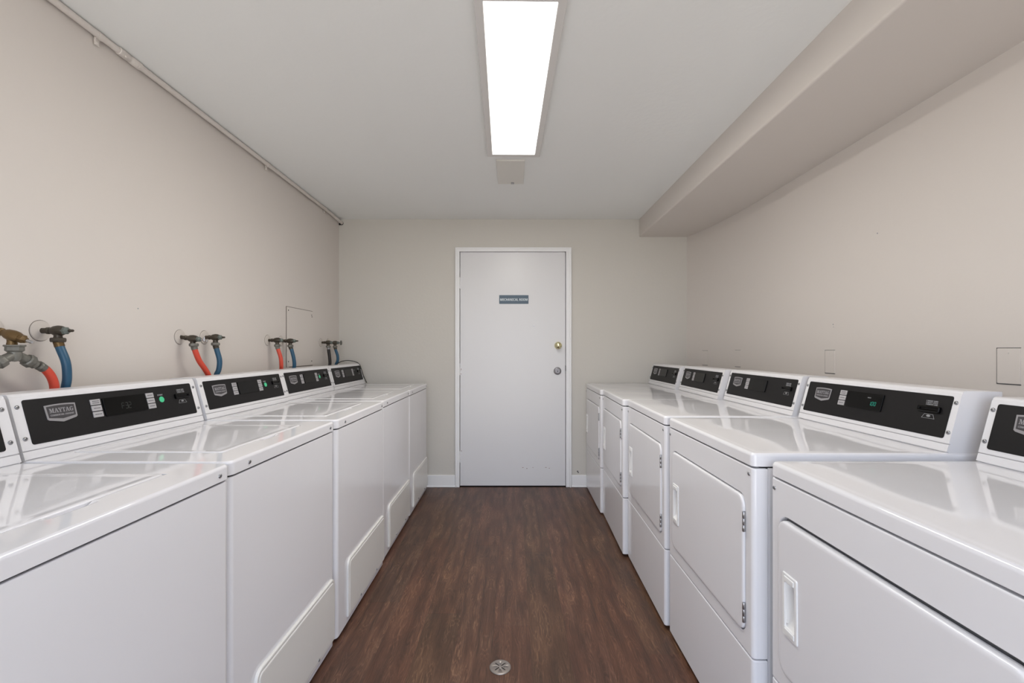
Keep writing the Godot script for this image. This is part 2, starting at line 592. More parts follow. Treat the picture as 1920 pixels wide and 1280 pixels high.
func room() -> void:
	var L := NEAR_WALL - FAR
	var mid := (NEAR_WALL + FAR) / 2
	# floor: a slab with vinyl planks laid along the aisle
	var s := S()
	box(s, Vector3(0.05, -0.055, mid), Vector3(3.6, 0.1, L + 0.4))
	var floor_ := struct("floor", made([s, M.seam_dark]))
	var pw := 0.152
	var pl := 1.52
	for c in 22:
		var x0 := -1.60 + c * pw
		var z := FAR + 0.005 - fposmod(c * 0.47, 1.0) * pl
		var off := Vector2(rng.randf(), rng.randf())
		while z < NEAR_WALL + 0.15:
			var a := maxf(z, FAR + 0.002)
			var b := minf(z + pl, NEAR_WALL + 0.16)
			if b - a > 0.03:
				var tone := 0.95 + 0.05 * rng.randf()
				var col := Color(tone * (1.0 + 0.06 * (rng.randf() - 0.5)), tone, tone * (1.0 + 0.05 * (rng.randf() - 0.5)))
				obj("plank", plank(x0, x0 + pw, a, b, off, col), floor_)
			z += pl
	# side walls
	s = wall_strip([Vector2(-1.508, FAR - 0.02), Vector2(-1.500, -3.0), Vector2(-1.492, -2.0), Vector2(-1.484, -1.0), Vector2(-1.476, 0.0), Vector2(-1.47, NEAR_WALL + 0.12)], 0.12, -0.005, CEIL + 0.01, -1.0)
	var wl := struct("wall_left", made([s, M.wall_paint]))
	s = wall_strip([Vector2(1.509, FAR - 0.02), Vector2(1.512, FAR), Vector2(1.535, -3.86), Vector2(1.575, -3.65), Vector2(1.605, -3.35), Vector2(1.62, -3.0), Vector2(1.62, -2.0), Vector2(1.62, NEAR_WALL + 0.12)], 0.12, -0.005, CEIL + 0.01, 1.0)
	var wr := struct("wall_right", made([s, M.wall_paint]))
	# far wall with the door opening
	s = S()
	box(s, Vector3(0.05, 1.16, FAR - 0.13), Vector3(3.6, 2.36, 0.08))
	var u := PackedVector2Array([Vector2(-1.75, -0.005), Vector2(-0.492, -0.005), Vector2(-0.492, 2.07), Vector2(0.506, 2.07), Vector2(0.506, -0.005), Vector2(1.8, -0.005), Vector2(1.8, CEIL + 0.01), Vector2(-1.75, CEIL + 0.01)])
	poly(s, Transform3D(), u, FAR - 0.09, FAR)
	var wf := struct("wall_far", made([s, M.far_wall_paint]))
	# near wall, behind the camera, with the open entrance that lets the daylight in
	s = S()
	box(s, Vector3(-1.35, 1.16, NEAR_WALL + 0.06), Vector3(0.7, 2.36, 0.12))
	box(s, Vector3(1.40, 1.16, NEAR_WALL + 0.06), Vector3(0.8, 2.36, 0.12))
	box(s, Vector3(0.0, 2.25, NEAR_WALL + 0.06), Vector3(2.2, 0.20, 0.12))
	struct("wall_near", made([s, M.wall_paint]))
	# ceiling and the boxed-in soffit along the right wall
	s = S()
	box(s, Vector3(0.05, CEIL + 0.05, mid), Vector3(3.6, 0.1, L + 0.4))
	struct("ceiling", made([s, M.ceiling_paint]))
	s = S()
	rbox(s, Vector3(1.42, (SOFFIT + CEIL + 0.05) / 2, mid + 0.02), Vector3(0.642, CEIL + 0.05 - SOFFIT, L + 0.3), 0.010, 3)
	struct("ceiling_soffit", made([s, M.wall_paint]))
	# baseboards on both sides of the door
	for b in [[-1.46, -0.497, "baseboard_left"], [0.511, 1.46, "baseboard_right"]]:
		s = S()
		slab(s, T(Vector3((b[0] + b[1]) / 2, 0.052, FAR)), b[1] - b[0], 0.104, [0.001, 0.004, 0.004, 0.001], edge_prof(-0.002, 0.012, 0.005), true, false)
		rbox(s, Vector3((b[0] + b[1]) / 2, 0.006, FAR + 0.012), Vector3(b[1] - b[0], 0.012, 0.012), 0.004)
		struct(b[2], made([s, M.trim_white]))
	# nail holes and chips in the paint
	for h in [[wr, Vector3(1.62, 1.318, -2.291), 0.004, Vector3.LEFT], [wr, Vector3(1.62, 1.305, -2.288), 0.0025, Vector3.LEFT], [wr, Vector3(1.62, 1.707, -2.013), 0.004, Vector3.LEFT], [wl, Vector3(-1.490, 1.354, -1.804), 0.003, Vector3.RIGHT], [wf, Vector3(0.565, 0.135, FAR), 0.007, Vector3.BACK], [wf, Vector3(0.571, 0.125, FAR), 0.006, Vector3.BACK]]:
		s = S()
		lathe(s, along(h[1] - h[3] * 0.0005, h[1] + h[3]), [Vector2(h[2], 0), Vector2(h[2] * 0.8, 0.0012), Vector2(0, 0.0013)], 8)
		obj("nail_hole", made([s, M.print_grey if h[0] != wf else M.print_dark]), h[0])


func plank(x0: float, x1: float, z0: float, z1: float, off: Vector2, col: Color) -> ArrayMesh:
	var s := S()
	var e := 0.0004
	var top := [Vector3(x0 + e, 0, z1 - e), Vector3(x1 - e, 0, z1 - e), Vector3(x1 - e, 0, z0 + e), Vector3(x0 + e, 0, z0 + e)]
	var low := [Vector3(x0, -0.0002, z1), Vector3(x1, -0.0002, z1), Vector3(x1, -0.0002, z0), Vector3(x0, -0.0002, z0)]
	var bot: Array = []
	for p in low:
		bot.append(p + Vector3(0, -0.0042, 0))
	var faces := [[top[0], top[1], top[2], top[3]]]
	for k in 4:
		var j := (k + 1) % 4
		faces.append([low[k], low[j], top[j], top[k]])
		faces.append([bot[k], bot[j], low[j], low[k]])
	for f in faces:
		var n: Vector3 = (f[1] - f[0]).cross(f[3] - f[0]).normalized()
		for i in [0, 2, 1, 0, 3, 2]:
			var p: Vector3 = f[i]
			s.set_color(col.srgb_to_linear())
			v3(s, p, n, Vector2((p.x - x0) / 0.6 + off.x, p.z / 2.4 + off.y))
	return made([s, M.wood])


func door() -> void:
	var d := thing("door_1", "white flush door with blue sign at the far end of the aisle", "door")
	d.set_meta("kind", "structure")
	d.position = Vector3(0, 0, FAR)
	var x0 := -0.459
	var x1 := 0.463
	var s := S()
	slab(s, T(Vector3((x0 + x1) / 2, 1.0235, -0.055)), x1 - x0 - 0.006, 2.033, [0.002, 0.002, 0.002, 0.002], edge_prof(0, 0.046, 0.003), true, true, 2)
	var panel := obj("door_panel", made([s, M.door_white]), d)
	for q in [[-0.011, -0.006, 1.02, 0.13], [0.0, 0.0, 0, 0]]:
		pass
	for q in [[0.09, 0.165, 0.014, 0.006], [0.125, 0.158, 0.008, 0.010], [0.178, 0.165, 0.011, 0.004], [0.29, 0.166, 0.018, 0.005], [0.32, 0.160, 0.012, 0.005], [-0.445, 0.31, 0.006, 0.012], [-0.447, 1.02, 0.005, 0.02], [-0.449, 0.98, 0.006, 0.012]]:
		var c := S()
		lathe(c, Transform3D(Basis.from_scale(Vector3(1, q[3] / q[2], 1)), Vector3(q[0], q[1], -0.0092)), [Vector2(q[2] / 2, 0), Vector2(q[2] / 2.4, 0.0006), Vector2(0, 0.0007)], 7)
		obj("paint_chip", made([c, M.scuff]), panel)
	# frame: casing, jambs and stop
	s = S()
	for f in [[-0.496, x0, 2.0735], [x1, 0.510, 2.0735]]:
		rbox(s, Vector3((f[0] + f[1]) / 2, f[2] / 2, -0.02), Vector3(f[1] - f[0], f[2], 0.068), 0.003)
	rbox(s, Vector3(0.007, 2.0570, -0.0196), Vector3(1.0040, 0.032, 0.068), 0.003)
	rbox(s, Vector3(-0.489, 1.038, 0.010), Vector3(0.014, 2.076, 0.022), 0.003)
	rbox(s, Vector3(0.502, 1.038, 0.010), Vector3(0.016, 2.076, 0.022), 0.003)
	rbox(s, Vector3(0.007, 2.0688, 0.0104), Vector3(1.0042, 0.0128, 0.022), 0.003)
	box(s, Vector3(x0 - 0.004, 1.02, -0.075), Vector3(0.03, 2.04, 0.03))
	box(s, Vector3(x1 + 0.004, 1.02, -0.075), Vector3(0.03, 2.04, 0.03))
	obj("door_frame", made([s, M.trim_white]), d)
	for y in [1.77, 1.02, 0.26]:
		s = S()
		lathe(s, T(Vector3(x0 - 0.001, y - 0.05, -0.004), Vector3.RIGHT, Vector3.BACK).rotated_local(Vector3.RIGHT, 0), [Vector2(0, 0)], 8)
		lathe(s, along(Vector3(x0 - 0.001, y - 0.05, -0.004), Vector3(x0 - 0.001, y + 1, -0.004)), [Vector2(0, 0), Vector2(0.0065, 0), Vector2(0.0065, 0.032), Vector2(0.0058, 0.033), Vector2(0.0065, 0.034), Vector2(0.0065, 0.066), Vector2(0.0058, 0.067), Vector2(0.0065, 0.068), Vector2(0.0065, 0.1), Vector2(0, 0.1)], 10)
		box(s, Vector3(x0 + 0.0, y, -0.009), Vector3(0.012, 0.1, 0.004))
		obj("hinge", made([s, M.trim_white]), d)
	# deadbolt rose above, keyed knob below, peephole
	s = S()
	lathe(s, T(Vector3(0.397, 1.227, -0.009)), [Vector2(0.033, 0), Vector2(0.033, 0.004), Vector2(0.029, 0.012), Vector2(0.024, 0.016), Vector2(0.022, 0.03), Vector2(0.026, 0.036), Vector2(0.0285, 0.045), Vector2(0.026, 0.055), Vector2(0.018, 0.061), Vector2(0, 0.063)], 20)
	obj("door_knob", made([s, M.brass_polished]), d).set_meta("label", "polished brass knob")
	s = S()
	lathe(s, T(Vector3(0.391, 1.006, -0.009)), [Vector2(0.033, 0), Vector2(0.033, 0.005), Vector2(0.029, 0.012), Vector2(0.022, 0.014), Vector2(0.021, 0.017), Vector2(0.0, 0.017)], 20)
	var k := S()
	rbox(k, Vector3(0.391, 1.004, 0.009), Vector3(0.005, 0.013, 0.003), 0.001, 1)
	obj("deadbolt_cylinder", made([s, M.lock_steel, k, M.slot_black]), d).set_meta("label", "steel keyed lock cylinder")
	s = S()
	lathe(s, T(Vector3(0.185, 1.397, -0.0092)), [Vector2(0.006, 0), Vector2(0.006, 0.001), Vector2(0.003, 0.0014), Vector2(0, 0.001)], 10)
	obj("peephole", made([s, M.screw_steel]), d)
	s = S()
	rbox(s, Vector3(x1 - 0.001, 1.03, -0.006), Vector3(0.006, 0.05, 0.006), 0.001, 1)
	obj("strike_plate", made([s, M.slot_black]), d)
	# sign on the door
	var sg := thing("door_sign", "small slate blue sign reading MECHANICAL ROOM on the white door", "sign")
	sg.position = Vector3(0.0115, 1.627, FAR - 0.009)
	s = S()
	slab(s, T(Vector3.ZERO), 0.255, 0.075, [0.002, 0.002, 0.002, 0.002], edge_prof(0, 0.004, 0.001, 2), true, true, 2)
	obj("plate", made([s, M.sign_blue]), sg)
	s = S()
	text_into(s, T(Vector3(0, -0.001, 0.004)), "MECHANICAL ROOM", sans_bold, 0.238, 0.021)
	obj("lettering", made([s, M.sign_white]), sg)


func lamp() -> void:
	var t := thing("ceiling_light", "long bright white LED panel light in a slim frame on the ceiling", "ceiling light")
	t.position = Vector3(0.016, CEIL, -2.015)
	t.rotation.y = deg_to_rad(1.0)
	var down := Transform3D(Basis(Vector3.RIGHT, Vector3.FORWARD, Vector3.DOWN), Vector3.ZERO)
	down = Transform3D(Basis(Vector3(1, 0, 0), Vector3(0, 0, 1), Vector3(0, -1, 0)), Vector3.ZERO)
	var s := S()
	ring_frame(s, down, 0.30, 1.20, 0.004, 0.24, 1.135, 0.002, -0.002, 0.022, 0.002, 2)
	obj("frame", made([s, M.lamp_frame]), t)
	s = S()
	box(s, Vector3(0, -0.011, 0), Vector3(0.242, 0.018, 1.137))
	obj("diffuser", made([s, M.lamp_diffuser]), t)


# ====================================================================== washers and dryers
func screw_into(parent: Node, at: Vector3, out: Vector3) -> void:
	if screw_mesh == null:
		var s := S()
		lathe(s, Transform3D(), [Vector2(0.0056, -0.001), Vector2(0.0056, 0.0008), Vector2(0.0046, 0.0024), Vector2(0.0022, 0.0032), Vector2(0, 0.0033)], 12)
		var k := S()
		box(k, Vector3(0, 0, 0.0029), Vector3(0.0062, 0.0012, 0.0012))
		box(k, Vector3(0, 0, 0.0029), Vector3(0.0012, 0.0062, 0.0012))
		screw_mesh = made([s, M.screw_steel, k, M.print_dark])
	obj("screw", screw_mesh, parent, along(at, at + out))


func shield(grow: float) -> PackedVector2Array:
	var p := PackedVector2Array()
	var hw := 0.0435 + grow
	for k in 9:   # bottom tip, right side, arched top, left side
		pass
	p.append(Vector2(0, -0.0295 - grow * 1.2))
	p.append(Vector2(hw - 0.006, -0.0215 - grow * 0.8))
	p.append(Vector2(hw - 0.0015, -0.018 - grow * 0.5))
	p.append(Vector2(hw, 0.0205 + grow))
	for k in range(1, 6):
		var u := 1.0 - k / 3.0
		p.append(Vector2(hw * u, 0.0205 + grow + 0.0022 * (1.0 - u * u)))
	p.append(Vector2(-hw, 0.0205 + grow))
	p.append(Vector2(-hw + 0.0015, -0.018 - grow * 0.5))
	p.append(Vector2(-hw + 0.006, -0.0215 - grow * 0.8))
	return p


const SEGS := {"0": "abcdef", "1": "bc", "2": "abged", "3": "abgcd", "F": "aefg"}

func digits(s: SurfaceTool, what: String, x: float, y: float, h: float, step: float, dot_after := -1) -> void:
	var w := h * 0.5
	var th := h * 0.095
	for k in what.length():
		var cx := x + k * step
		for g in SEGS.get(what[k], ""):
			var c := Vector2(cx, y)
			var sz := Vector2(w * 0.8, th)
			match g:
				"a": c.y += h / 2
				"d": c.y -= h / 2
				"b": c += Vector2(w / 2, h / 4)
				"c": c += Vector2(w / 2, -h / 4)
				"e": c += Vector2(-w / 2, -h / 4)
				"f": c += Vector2(-w / 2, h / 4)
			if g in "bcef":
				sz = Vector2(th, h * 0.42)
			box(s, Vector3(c.x + (c.y - y) * 0.08, c.y, 0), Vector3(sz.x, sz.y, 0.0006))
		if k == dot_after:
			box(s, Vector3(cx + step * 0.48, y - h / 2, 0), Vector3(th, th, 0.0006))


func console(parent: Node3D, half: float, washer: bool, set_back := 0.0) -> Node3D:
	# sloped control housing across the back of the top; local z runs forward, the machine is 0.686 deep
	var s := S()
	var tilt := 0.27
	var yb := 0.9045
	var zb := -0.185 + set_back
	var prof := PackedVector2Array()   # (z, y) seen from the right side
	prof.append(Vector2(-0.338 + set_back, yb - 0.001))
	prof.append(Vector2(zb - 0.004, yb - 0.001))
	prof.append(Vector2(zb - 0.004, yb + 0.0018))
	prof.append(Vector2(zb, yb + 0.0022))
	prof.append(Vector2(zb - 0.0215 * tilt, yb + 0.0215))
	prof.append(Vector2(zb - 0.0222 * tilt - 0.0040, yb + 0.0222))
	prof.append(Vector2(zb - 0.0238 * tilt - 0.0040, yb + 0.0238))
	prof.append(Vector2(zb - 0.0245 * tilt + 0.0006, yb + 0.0245))
	prof.append(Vector2(zb - 0.160 * tilt + 0.0006, yb + 0.160))
	for k in 5:
		var a := PI / 2 * k / 4
		prof.append(Vector2(zb - 0.168 * tilt - 0.008 + 0.008 * cos(a) + 0.0006 * (1 - k / 4.0), yb + 0.162 + 0.008 * sin(a)))
	prof.append(Vector2(-0.338 + set_back, yb + 0.1675))
	# extrude along x with a small bevel at both ends
	var t := Transform3D(Basis(Vector3(0, 0, -1), Vector3(0, 1, 0), Vector3(1, 0, 0)), Vector3.ZERO)   # polygon x -> -z, extrusion -> +x
	var flip := PackedVector2Array()
	for p in prof:
		flip.append(Vector2(-p.x, p.y))
	flip.reverse()
	poly(s, t, flip, -half + 0.0004, half)
	var idx := Geometry2D.triangulate_polygon(flip)
	for i in range(0, idx.size(), 3):
		var q := [flip[idx[i]], flip[idx[i + 1]], flip[idx[i + 2]]]
		if (q[1] - q[0]).cross(q[2] - q[0]) > 0:
			q.reverse()
		tri(s, t * Vector3(q[0].x, q[0].y, -half), t * Vector3(q[1].x, q[1].y, -half), t * Vector3(q[2].x, q[2].y, -half), Vector3.LEFT, Vector3.LEFT, Vector3.LEFT)
	var con := obj("console", made([s, M.console_white]), parent)
	# frame of the sloped face
	var up := Vector3(0, 1, -tilt).normalized()
	var yc := yb + 0.0945
	var F := Transform3D(Basis(Vector3.RIGHT, up, Vector3.RIGHT.cross(up)), Vector3(0, yc, zb - 0.0945 * tilt + 0.0006))
	s = S()
	slab(s, Transform3D(), 0.610, 0.121, [0.006, 0.006, 0.006, 0.006], edge_prof(-0.0005, 0.0016, 0.0006, 2), true, false, 3)
	obj("control_panel", made([s, M.panel_black]), con, F)
	var sx := half - (half - 0.305) / 2.0
	for q in [[-sx, 0.043], [-sx, -0.042], [sx, 0.043], [sx, -0.042]]:
		screw_into(con, F * Vector3(q[0], q[1], 0.0003), F.basis.z)
	# badge: silver shield with dark field and raised lettering
	var B := F * Transform3D(Basis(), Vector3(-0.212, 0.0175, 0.0016))
	var a1 := S()
	poly(a1, Transform3D(), shield(0), -0.0005, 0.0014)
	var a2 := S()
	var inner := PackedVector2Array([Vector2(0, -0.0205), Vector2(0.0375, -0.0145), Vector2(0.0390, 0.0165), Vector2(0.02, 0.0182), Vector2(0, 0.0188), Vector2(-0.02, 0.0182), Vector2(-0.0390, 0.0165), Vector2(-0.0375, -0.0145)])
	poly(a2, Transform3D(), inner, 0.0012, 0.0018)
	var a3 := S()
	text_into(a3, T(Vector3(0, 0.0045, 0.0018)), "MAYTAG", serif, 0.067, 0.0125, 0.0008)
	text_into(a3, T(Vector3(0, -0.0085, 0.0018)), "COMMERCIAL LAUNDRY", sans_bold, 0.066, 0.0048, 0.0008)
	obj("badge", made([a1, M.badge_silver, a2, M.badge_dark, a3, M.badge_silver]), con, B)
	# display window
	s = S()
	slab(s, Transform3D(), 0.161, 0.0575, [0.003, 0.003, 0.003, 0.003], edge_prof(-0.0005, 0.0042, 0.0014, 2), true, false, 3)
	obj("display_window", made([s, M.display_black]), con, F * Transform3D(Basis(), Vector3(-0.0025, 0.0115, 0.0016)))
	# label buttons
	for col in ([-0.106, 0.0985] if washer else [-0.104]):
		for r in 3:
			var b := S()
			slab(b, Transform3D(), 0.0325, 0.0168, [0.001, 0.001, 0.001, 0.001], edge_prof(-0.0005, 0.0022, 0.0006, 2), true, false, 2)
			var l := S()
			for ln in (2 if r == 0 and col < 0 else 1):
				var yy: float = 0.0 if not (r == 0 and col < 0) else 0.0028 - 0.0056 * ln
				for w in 5:
					box(l, Vector3(-0.009 + w * 0.0045, yy, 0.0023), Vector3(0.0031, 0.0024, 0.0003))
			obj("button", made([b, M.button_grey, l, M.print_dark]), con, F * Transform3D(Basis(), Vector3(col, 0.0315 - 0.0192 * r, 0.0016)))
	# start button with its caption, on washers only
	if washer:
		s = S()
		lathe(s, Transform3D(), [Vector2(0.0108, -0.0005), Vector2(0.0108, 0.0012), Vector2(0.0096, 0.0024), Vector2(0, 0.0027)], 18)
		obj("start_button", made([s, M.start_green]), con, F * Transform3D(Basis(), Vector3(0.1475, 0.0115, 0.0016))).set_meta("label", "round green start button")
		s = S()
		text_into(s, Transform3D(), "START", sans_bold, 0.024, 0.0052, 0.0003)
		obj("caption", made([s, M.print_grey]), con, F * Transform3D(Basis(), Vector3(0.1455, 0.0285, 0.0016)))
	# card reader: three lines of instructions, slot bezel, card symbol
	s = S()
	for k in 3:
		text_into(s, T(Vector3(0.0006 * (k - 1), 0.0052 - 0.0052 * k, 0)), ["1 INSERT CARD", "2 SELECT CYCLE", "3 REMOVE CARD"][k], sans_bold, 0.037, 0.0039, 0.0003)
	obj("caption", made([s, M.print_grey]), con, F * Transform3D(Basis(), Vector3(0.2455, 0.0345, 0.0016)))
	s = S()
	ring_frame(s, Transform3D(), 0.070, 0.018, 0.004, 0.056, 0.0035, 0.001, -0.0005, 0.008, 0.002, 3)
	var k2 := S()
	box(k2, Vector3(0, 0, 0.0015), Vector3(0.058, 0.006, 0.002))
	obj("card_slot", made([s, M.display_black, k2, M.slot_black]), con, F * Transform3D(Basis(), Vector3(0.2445, 0.0155, 0.0016)))
	s = S()
	var tr := [Vector2(-0.020, -0.006), Vector2(0.020, -0.006), Vector2(0.0135, 0.006), Vector2(-0.0135, 0.006)]
	for k in 4:
		var p: Vector2 = tr[k]
		var q: Vector2 = tr[(k + 1) % 4]
		var d := q - p
		var tt := Transform3D(Basis(Vector3(0, 0, 1), d.angle()), Vector3((p.x + q.x) / 2, (p.y + q.y) / 2, 0))
		box(s, Vector3.ZERO, Vector3(d.length() + 0.0009, 0.0009, 0.0005), tt)
	lathe(s, Transform3D(Basis.from_scale(Vector3(1.6, 0.8, 1)), Vector3(0, 0.001, 0)), [Vector2(0.004, 0), Vector2(0.004, 0.0003), Vector2(0, 0.0003)], 10)
	obj("card_symbol", made([s, M.print_grey]), con, F * Transform3D(Basis(), Vector3(0.2445, -0.0055, 0.0016)))
	con.set_meta("frame", F)
	return con


func cabinet_feet(t: Node3D, w: float) -> void:
	for q in [[-1, -1], [1, -1], [-1, 1], [1, 1]]:
		var s := S()
		lathe(s, along(Vector3(q[0] * (w / 2 - 0.06), 0, q[1] * 0.27), Vector3(q[0] * (w / 2 - 0.06), 1, q[1] * 0.27)), [Vector2(0, 0), Vector2(0.02, 0), Vector2(0.02, 0.008), Vector2(0.008, 0.009), Vector2(0.008, 0.02), Vector2(0, 0.02)], 12)
		obj("foot", made([s, M.foot_rubber]), t)


const FLAT := Transform3D(Basis(Vector3(1, 0, 0), Vector3(0, 0, -1), Vector3(0, 1, 0)), Vector3.ZERO)   # local xy of an outline -> x and -z, its z -> up

func washer() -> Node3D:
	var W := 0.666
	var D := 0.686
	var t := thing("washing_machine", "", "washing machine", "top-load washers along the left wall")
	cabinet_feet(t, W)
	# cabinet with rounded front corners
	var s := S()
	var k := S()
	var r := [0.006, 0.006, 0.020, 0.020]
	r = [0.020, 0.006, 0.006, 0.020]   # bottom of the outline is the front (outline y -> -z)
	slab(s, FLAT * Transform3D(Basis(), Vector3(0, 0.0005, 0)), W - 0.003, D - 0.004, r, [[0.003, 0.012, 0.6, -0.8], [0.0, 0.015, 1.0, 0.0], [0.0, 0.8595, 1.0, 0.0], [0.003, 0.8625, 0.6, 0.8]], true, true, 5)
	slab(k, FLAT * Transform3D(Basis(), Vector3(0, 0.004, 0)), W - 0.014, D - 0.014, r, [[0.0, 0.861, 1.0, 0.0], [0.0, 0.8695, 1.0, 0.0]], false, false, 3)
	obj("cabinet", made([s, M.enamel_front, k, M.seam_dark]), t)
	# top: apron, rounded rim, recessed opening for the lid, finger notch at the front
	s = S()
	var lw := 0.232
	var zf := 0.258
	var zr := -0.160
	var top := 0.9045
	var rr := [0.022, 0.008, 0.008, 0.022]
	slab(s, FLAT, W, D, rr, [[0.002, 0.8675, 0.5, -0.85], [0.0, 0.869, 1.0, 0.0], [0.0, top - 0.008, 1.0, 0.0], [0.0006, top - 0.0049, 0.92, 0.38], [0.0024, top - 0.0024, 0.7, 0.7], [0.0049, top - 0.0006, 0.38, 0.92], [0.008, top, 0.0, 1.0]], false, true, 5)
	var ring: Array = rrect(W, D, rr, 0.008, 5)[0]
	var ix := W / 2 - 0.024
	var iz := D / 2 - 0.024
	for i in ring.size():
		var a: Vector2 = ring[i]
		var b: Vector2 = ring[(i + 1) % ring.size()]
		var ca := Vector2(clampf(a.x, -ix, ix), clampf(a.y, -iz, iz))
		var cb := Vector2(clampf(b.x, -ix, ix), clampf(b.y, -iz, iz))
		quadn(s, Vector3(a.x, top, -a.y), Vector3(b.x, top, -b.y), Vector3(cb.x, top, -cb.y), Vector3(ca.x, top, -ca.y), Vector3.UP, Vector3.UP, Vector3.UP, Vector3.UP)
	for q in [[-ix, -lw, -iz, iz], [lw, ix, -iz, iz], [-lw, lw, -iz, zr]]:
		quadn(s, Vector3(q[0], top, q[3]), Vector3(q[1], top, q[3]), Vector3(q[1], top, q[2]), Vector3(q[0], top, q[2]), Vector3.UP, Vector3.UP, Vector3.UP, Vector3.UP)
	# front strip as a height field with the notch
	var nx := 50
	var nz := 22
	var hf := func(x: float, z: float) -> float:
		var u := absf(x) / 0.047
		var v := (z - zf) / 0.014
		if u >= 1.0 or v >= 1.0:
			return top
		return top - 0.010 * pow(1.0 - u * u * u * u, 1.5) * pow(cos(v * PI / 2), 0.8)
	for i in nx:
		for j in nz:
			var P := []
			var N := []
			for e in [[0, 1], [1, 1], [1, 0], [0, 0]]:
				var x := lerpf(-lw, lw, float(i + e[0]) / nx)
				var z := lerpf(zf, iz, float(j + e[1]) / nz)
				var y: float = hf.call(x, z)
				var dx: float = hf.call(x + 0.001, z) - hf.call(x - 0.001, z)
				var dz: float = hf.call(x, z + 0.001) - hf.call(x, z - 0.001)
				P.append(Vector3(x, y, z))
				N.append(Vector3(-dx, 0.002, -dz).normalized())
			quadn(s, P[0], P[1], P[2], P[3], N[0], N[1], N[2], N[3])
	# walls and bottom of the lid opening
	var lo := top - 0.012
	quad(s, Vector3(-lw, lo, zr), Vector3(-lw, lo, zf), Vector3(-lw, top, zf), Vector3(-lw, top, zr))
	quad(s, Vector3(lw, lo, zf), Vector3(lw, lo, zr), Vector3(lw, top, zr), Vector3(lw, top, zf))
	quad(s, Vector3(-lw, lo, zr), Vector3(-lw, top, zr), Vector3(lw, top, zr), Vector3(lw, lo, zr))
	quad(s, Vector3(-lw, lo, zf), Vector3(lw, lo, zf), Vector3(lw, lo, zr), Vector3(-lw, lo, zr))
	obj("top_panel", made([s, M.enamel]), t)
	# lid, a shallow pan standing a little proud
	s = S()
	var lid_w := 2 * lw - 0.004
	var lid_d := zf - zr - 0.004
	var lt := FLAT * Transform3D(Basis(), Vector3(0, -(zf + zr) / 2, 0))
	slab(s, lt, lid_w, lid_d, [0.012, 0.006, 0.006, 0.012], [[0.001, lo + 0.001, 1, 0], [0, lo + 0.003, 1.0, 0], [0, top - 0.002, 1, 0], [0.001, top + 0.0002, 0.8, 0.6], [0.004, top + 0.0018, 0.25, 0.97], [0.010, top + 0.0021, -0.05, 1], [0.018, top + 0.0013, -0.08, 0.99], [0.028, top + 0.0009, 0.0, 1.0]], true, true, 4)
	obj("lid", made([s, M.enamel]), t)
	screw_into(t, Vector3(-W / 2 + 0.085, 0.884, D / 2), Vector3.BACK)
	screw_into(t, Vector3(W / 2 - 0.045, 0.884, D / 2), Vector3.BACK)
	# lower access panel: flange and raised plate
	s = S()
	var pw := 0.545
	var pc := 0.048
	slab(s, T(Vector3(pc, 0.164, D / 2 - 0.002)), pw, 0.248, [0.006, 0.030, 0.030, 0.006], [[0, 0, 1, 0], [0.0, 0.004, 1, 0], [0.002, 0.007, 0.7, 0.7], [0.005, 0.0085, 0.1, 1], [0.010, 0.0086, -0.1, 1], [0.0115, 0.0066, -0.5, 0.8], [0.0125, 0.0066, 0.8, 0.6], [0.014, 0.0094, 0.5, 0.8], [0.018, 0.0105, 0.0, 1.0]], true, true, 5)
	var ap := obj("access_panel", made([s, M.enamel_panel]), t)
	for x in [-0.12, 0.12]:
		screw_into(ap, Vector3(pc + x, 0.058, D / 2 + 0.0083), Vector3.BACK)
	console(t, 0.332, true)
	return t


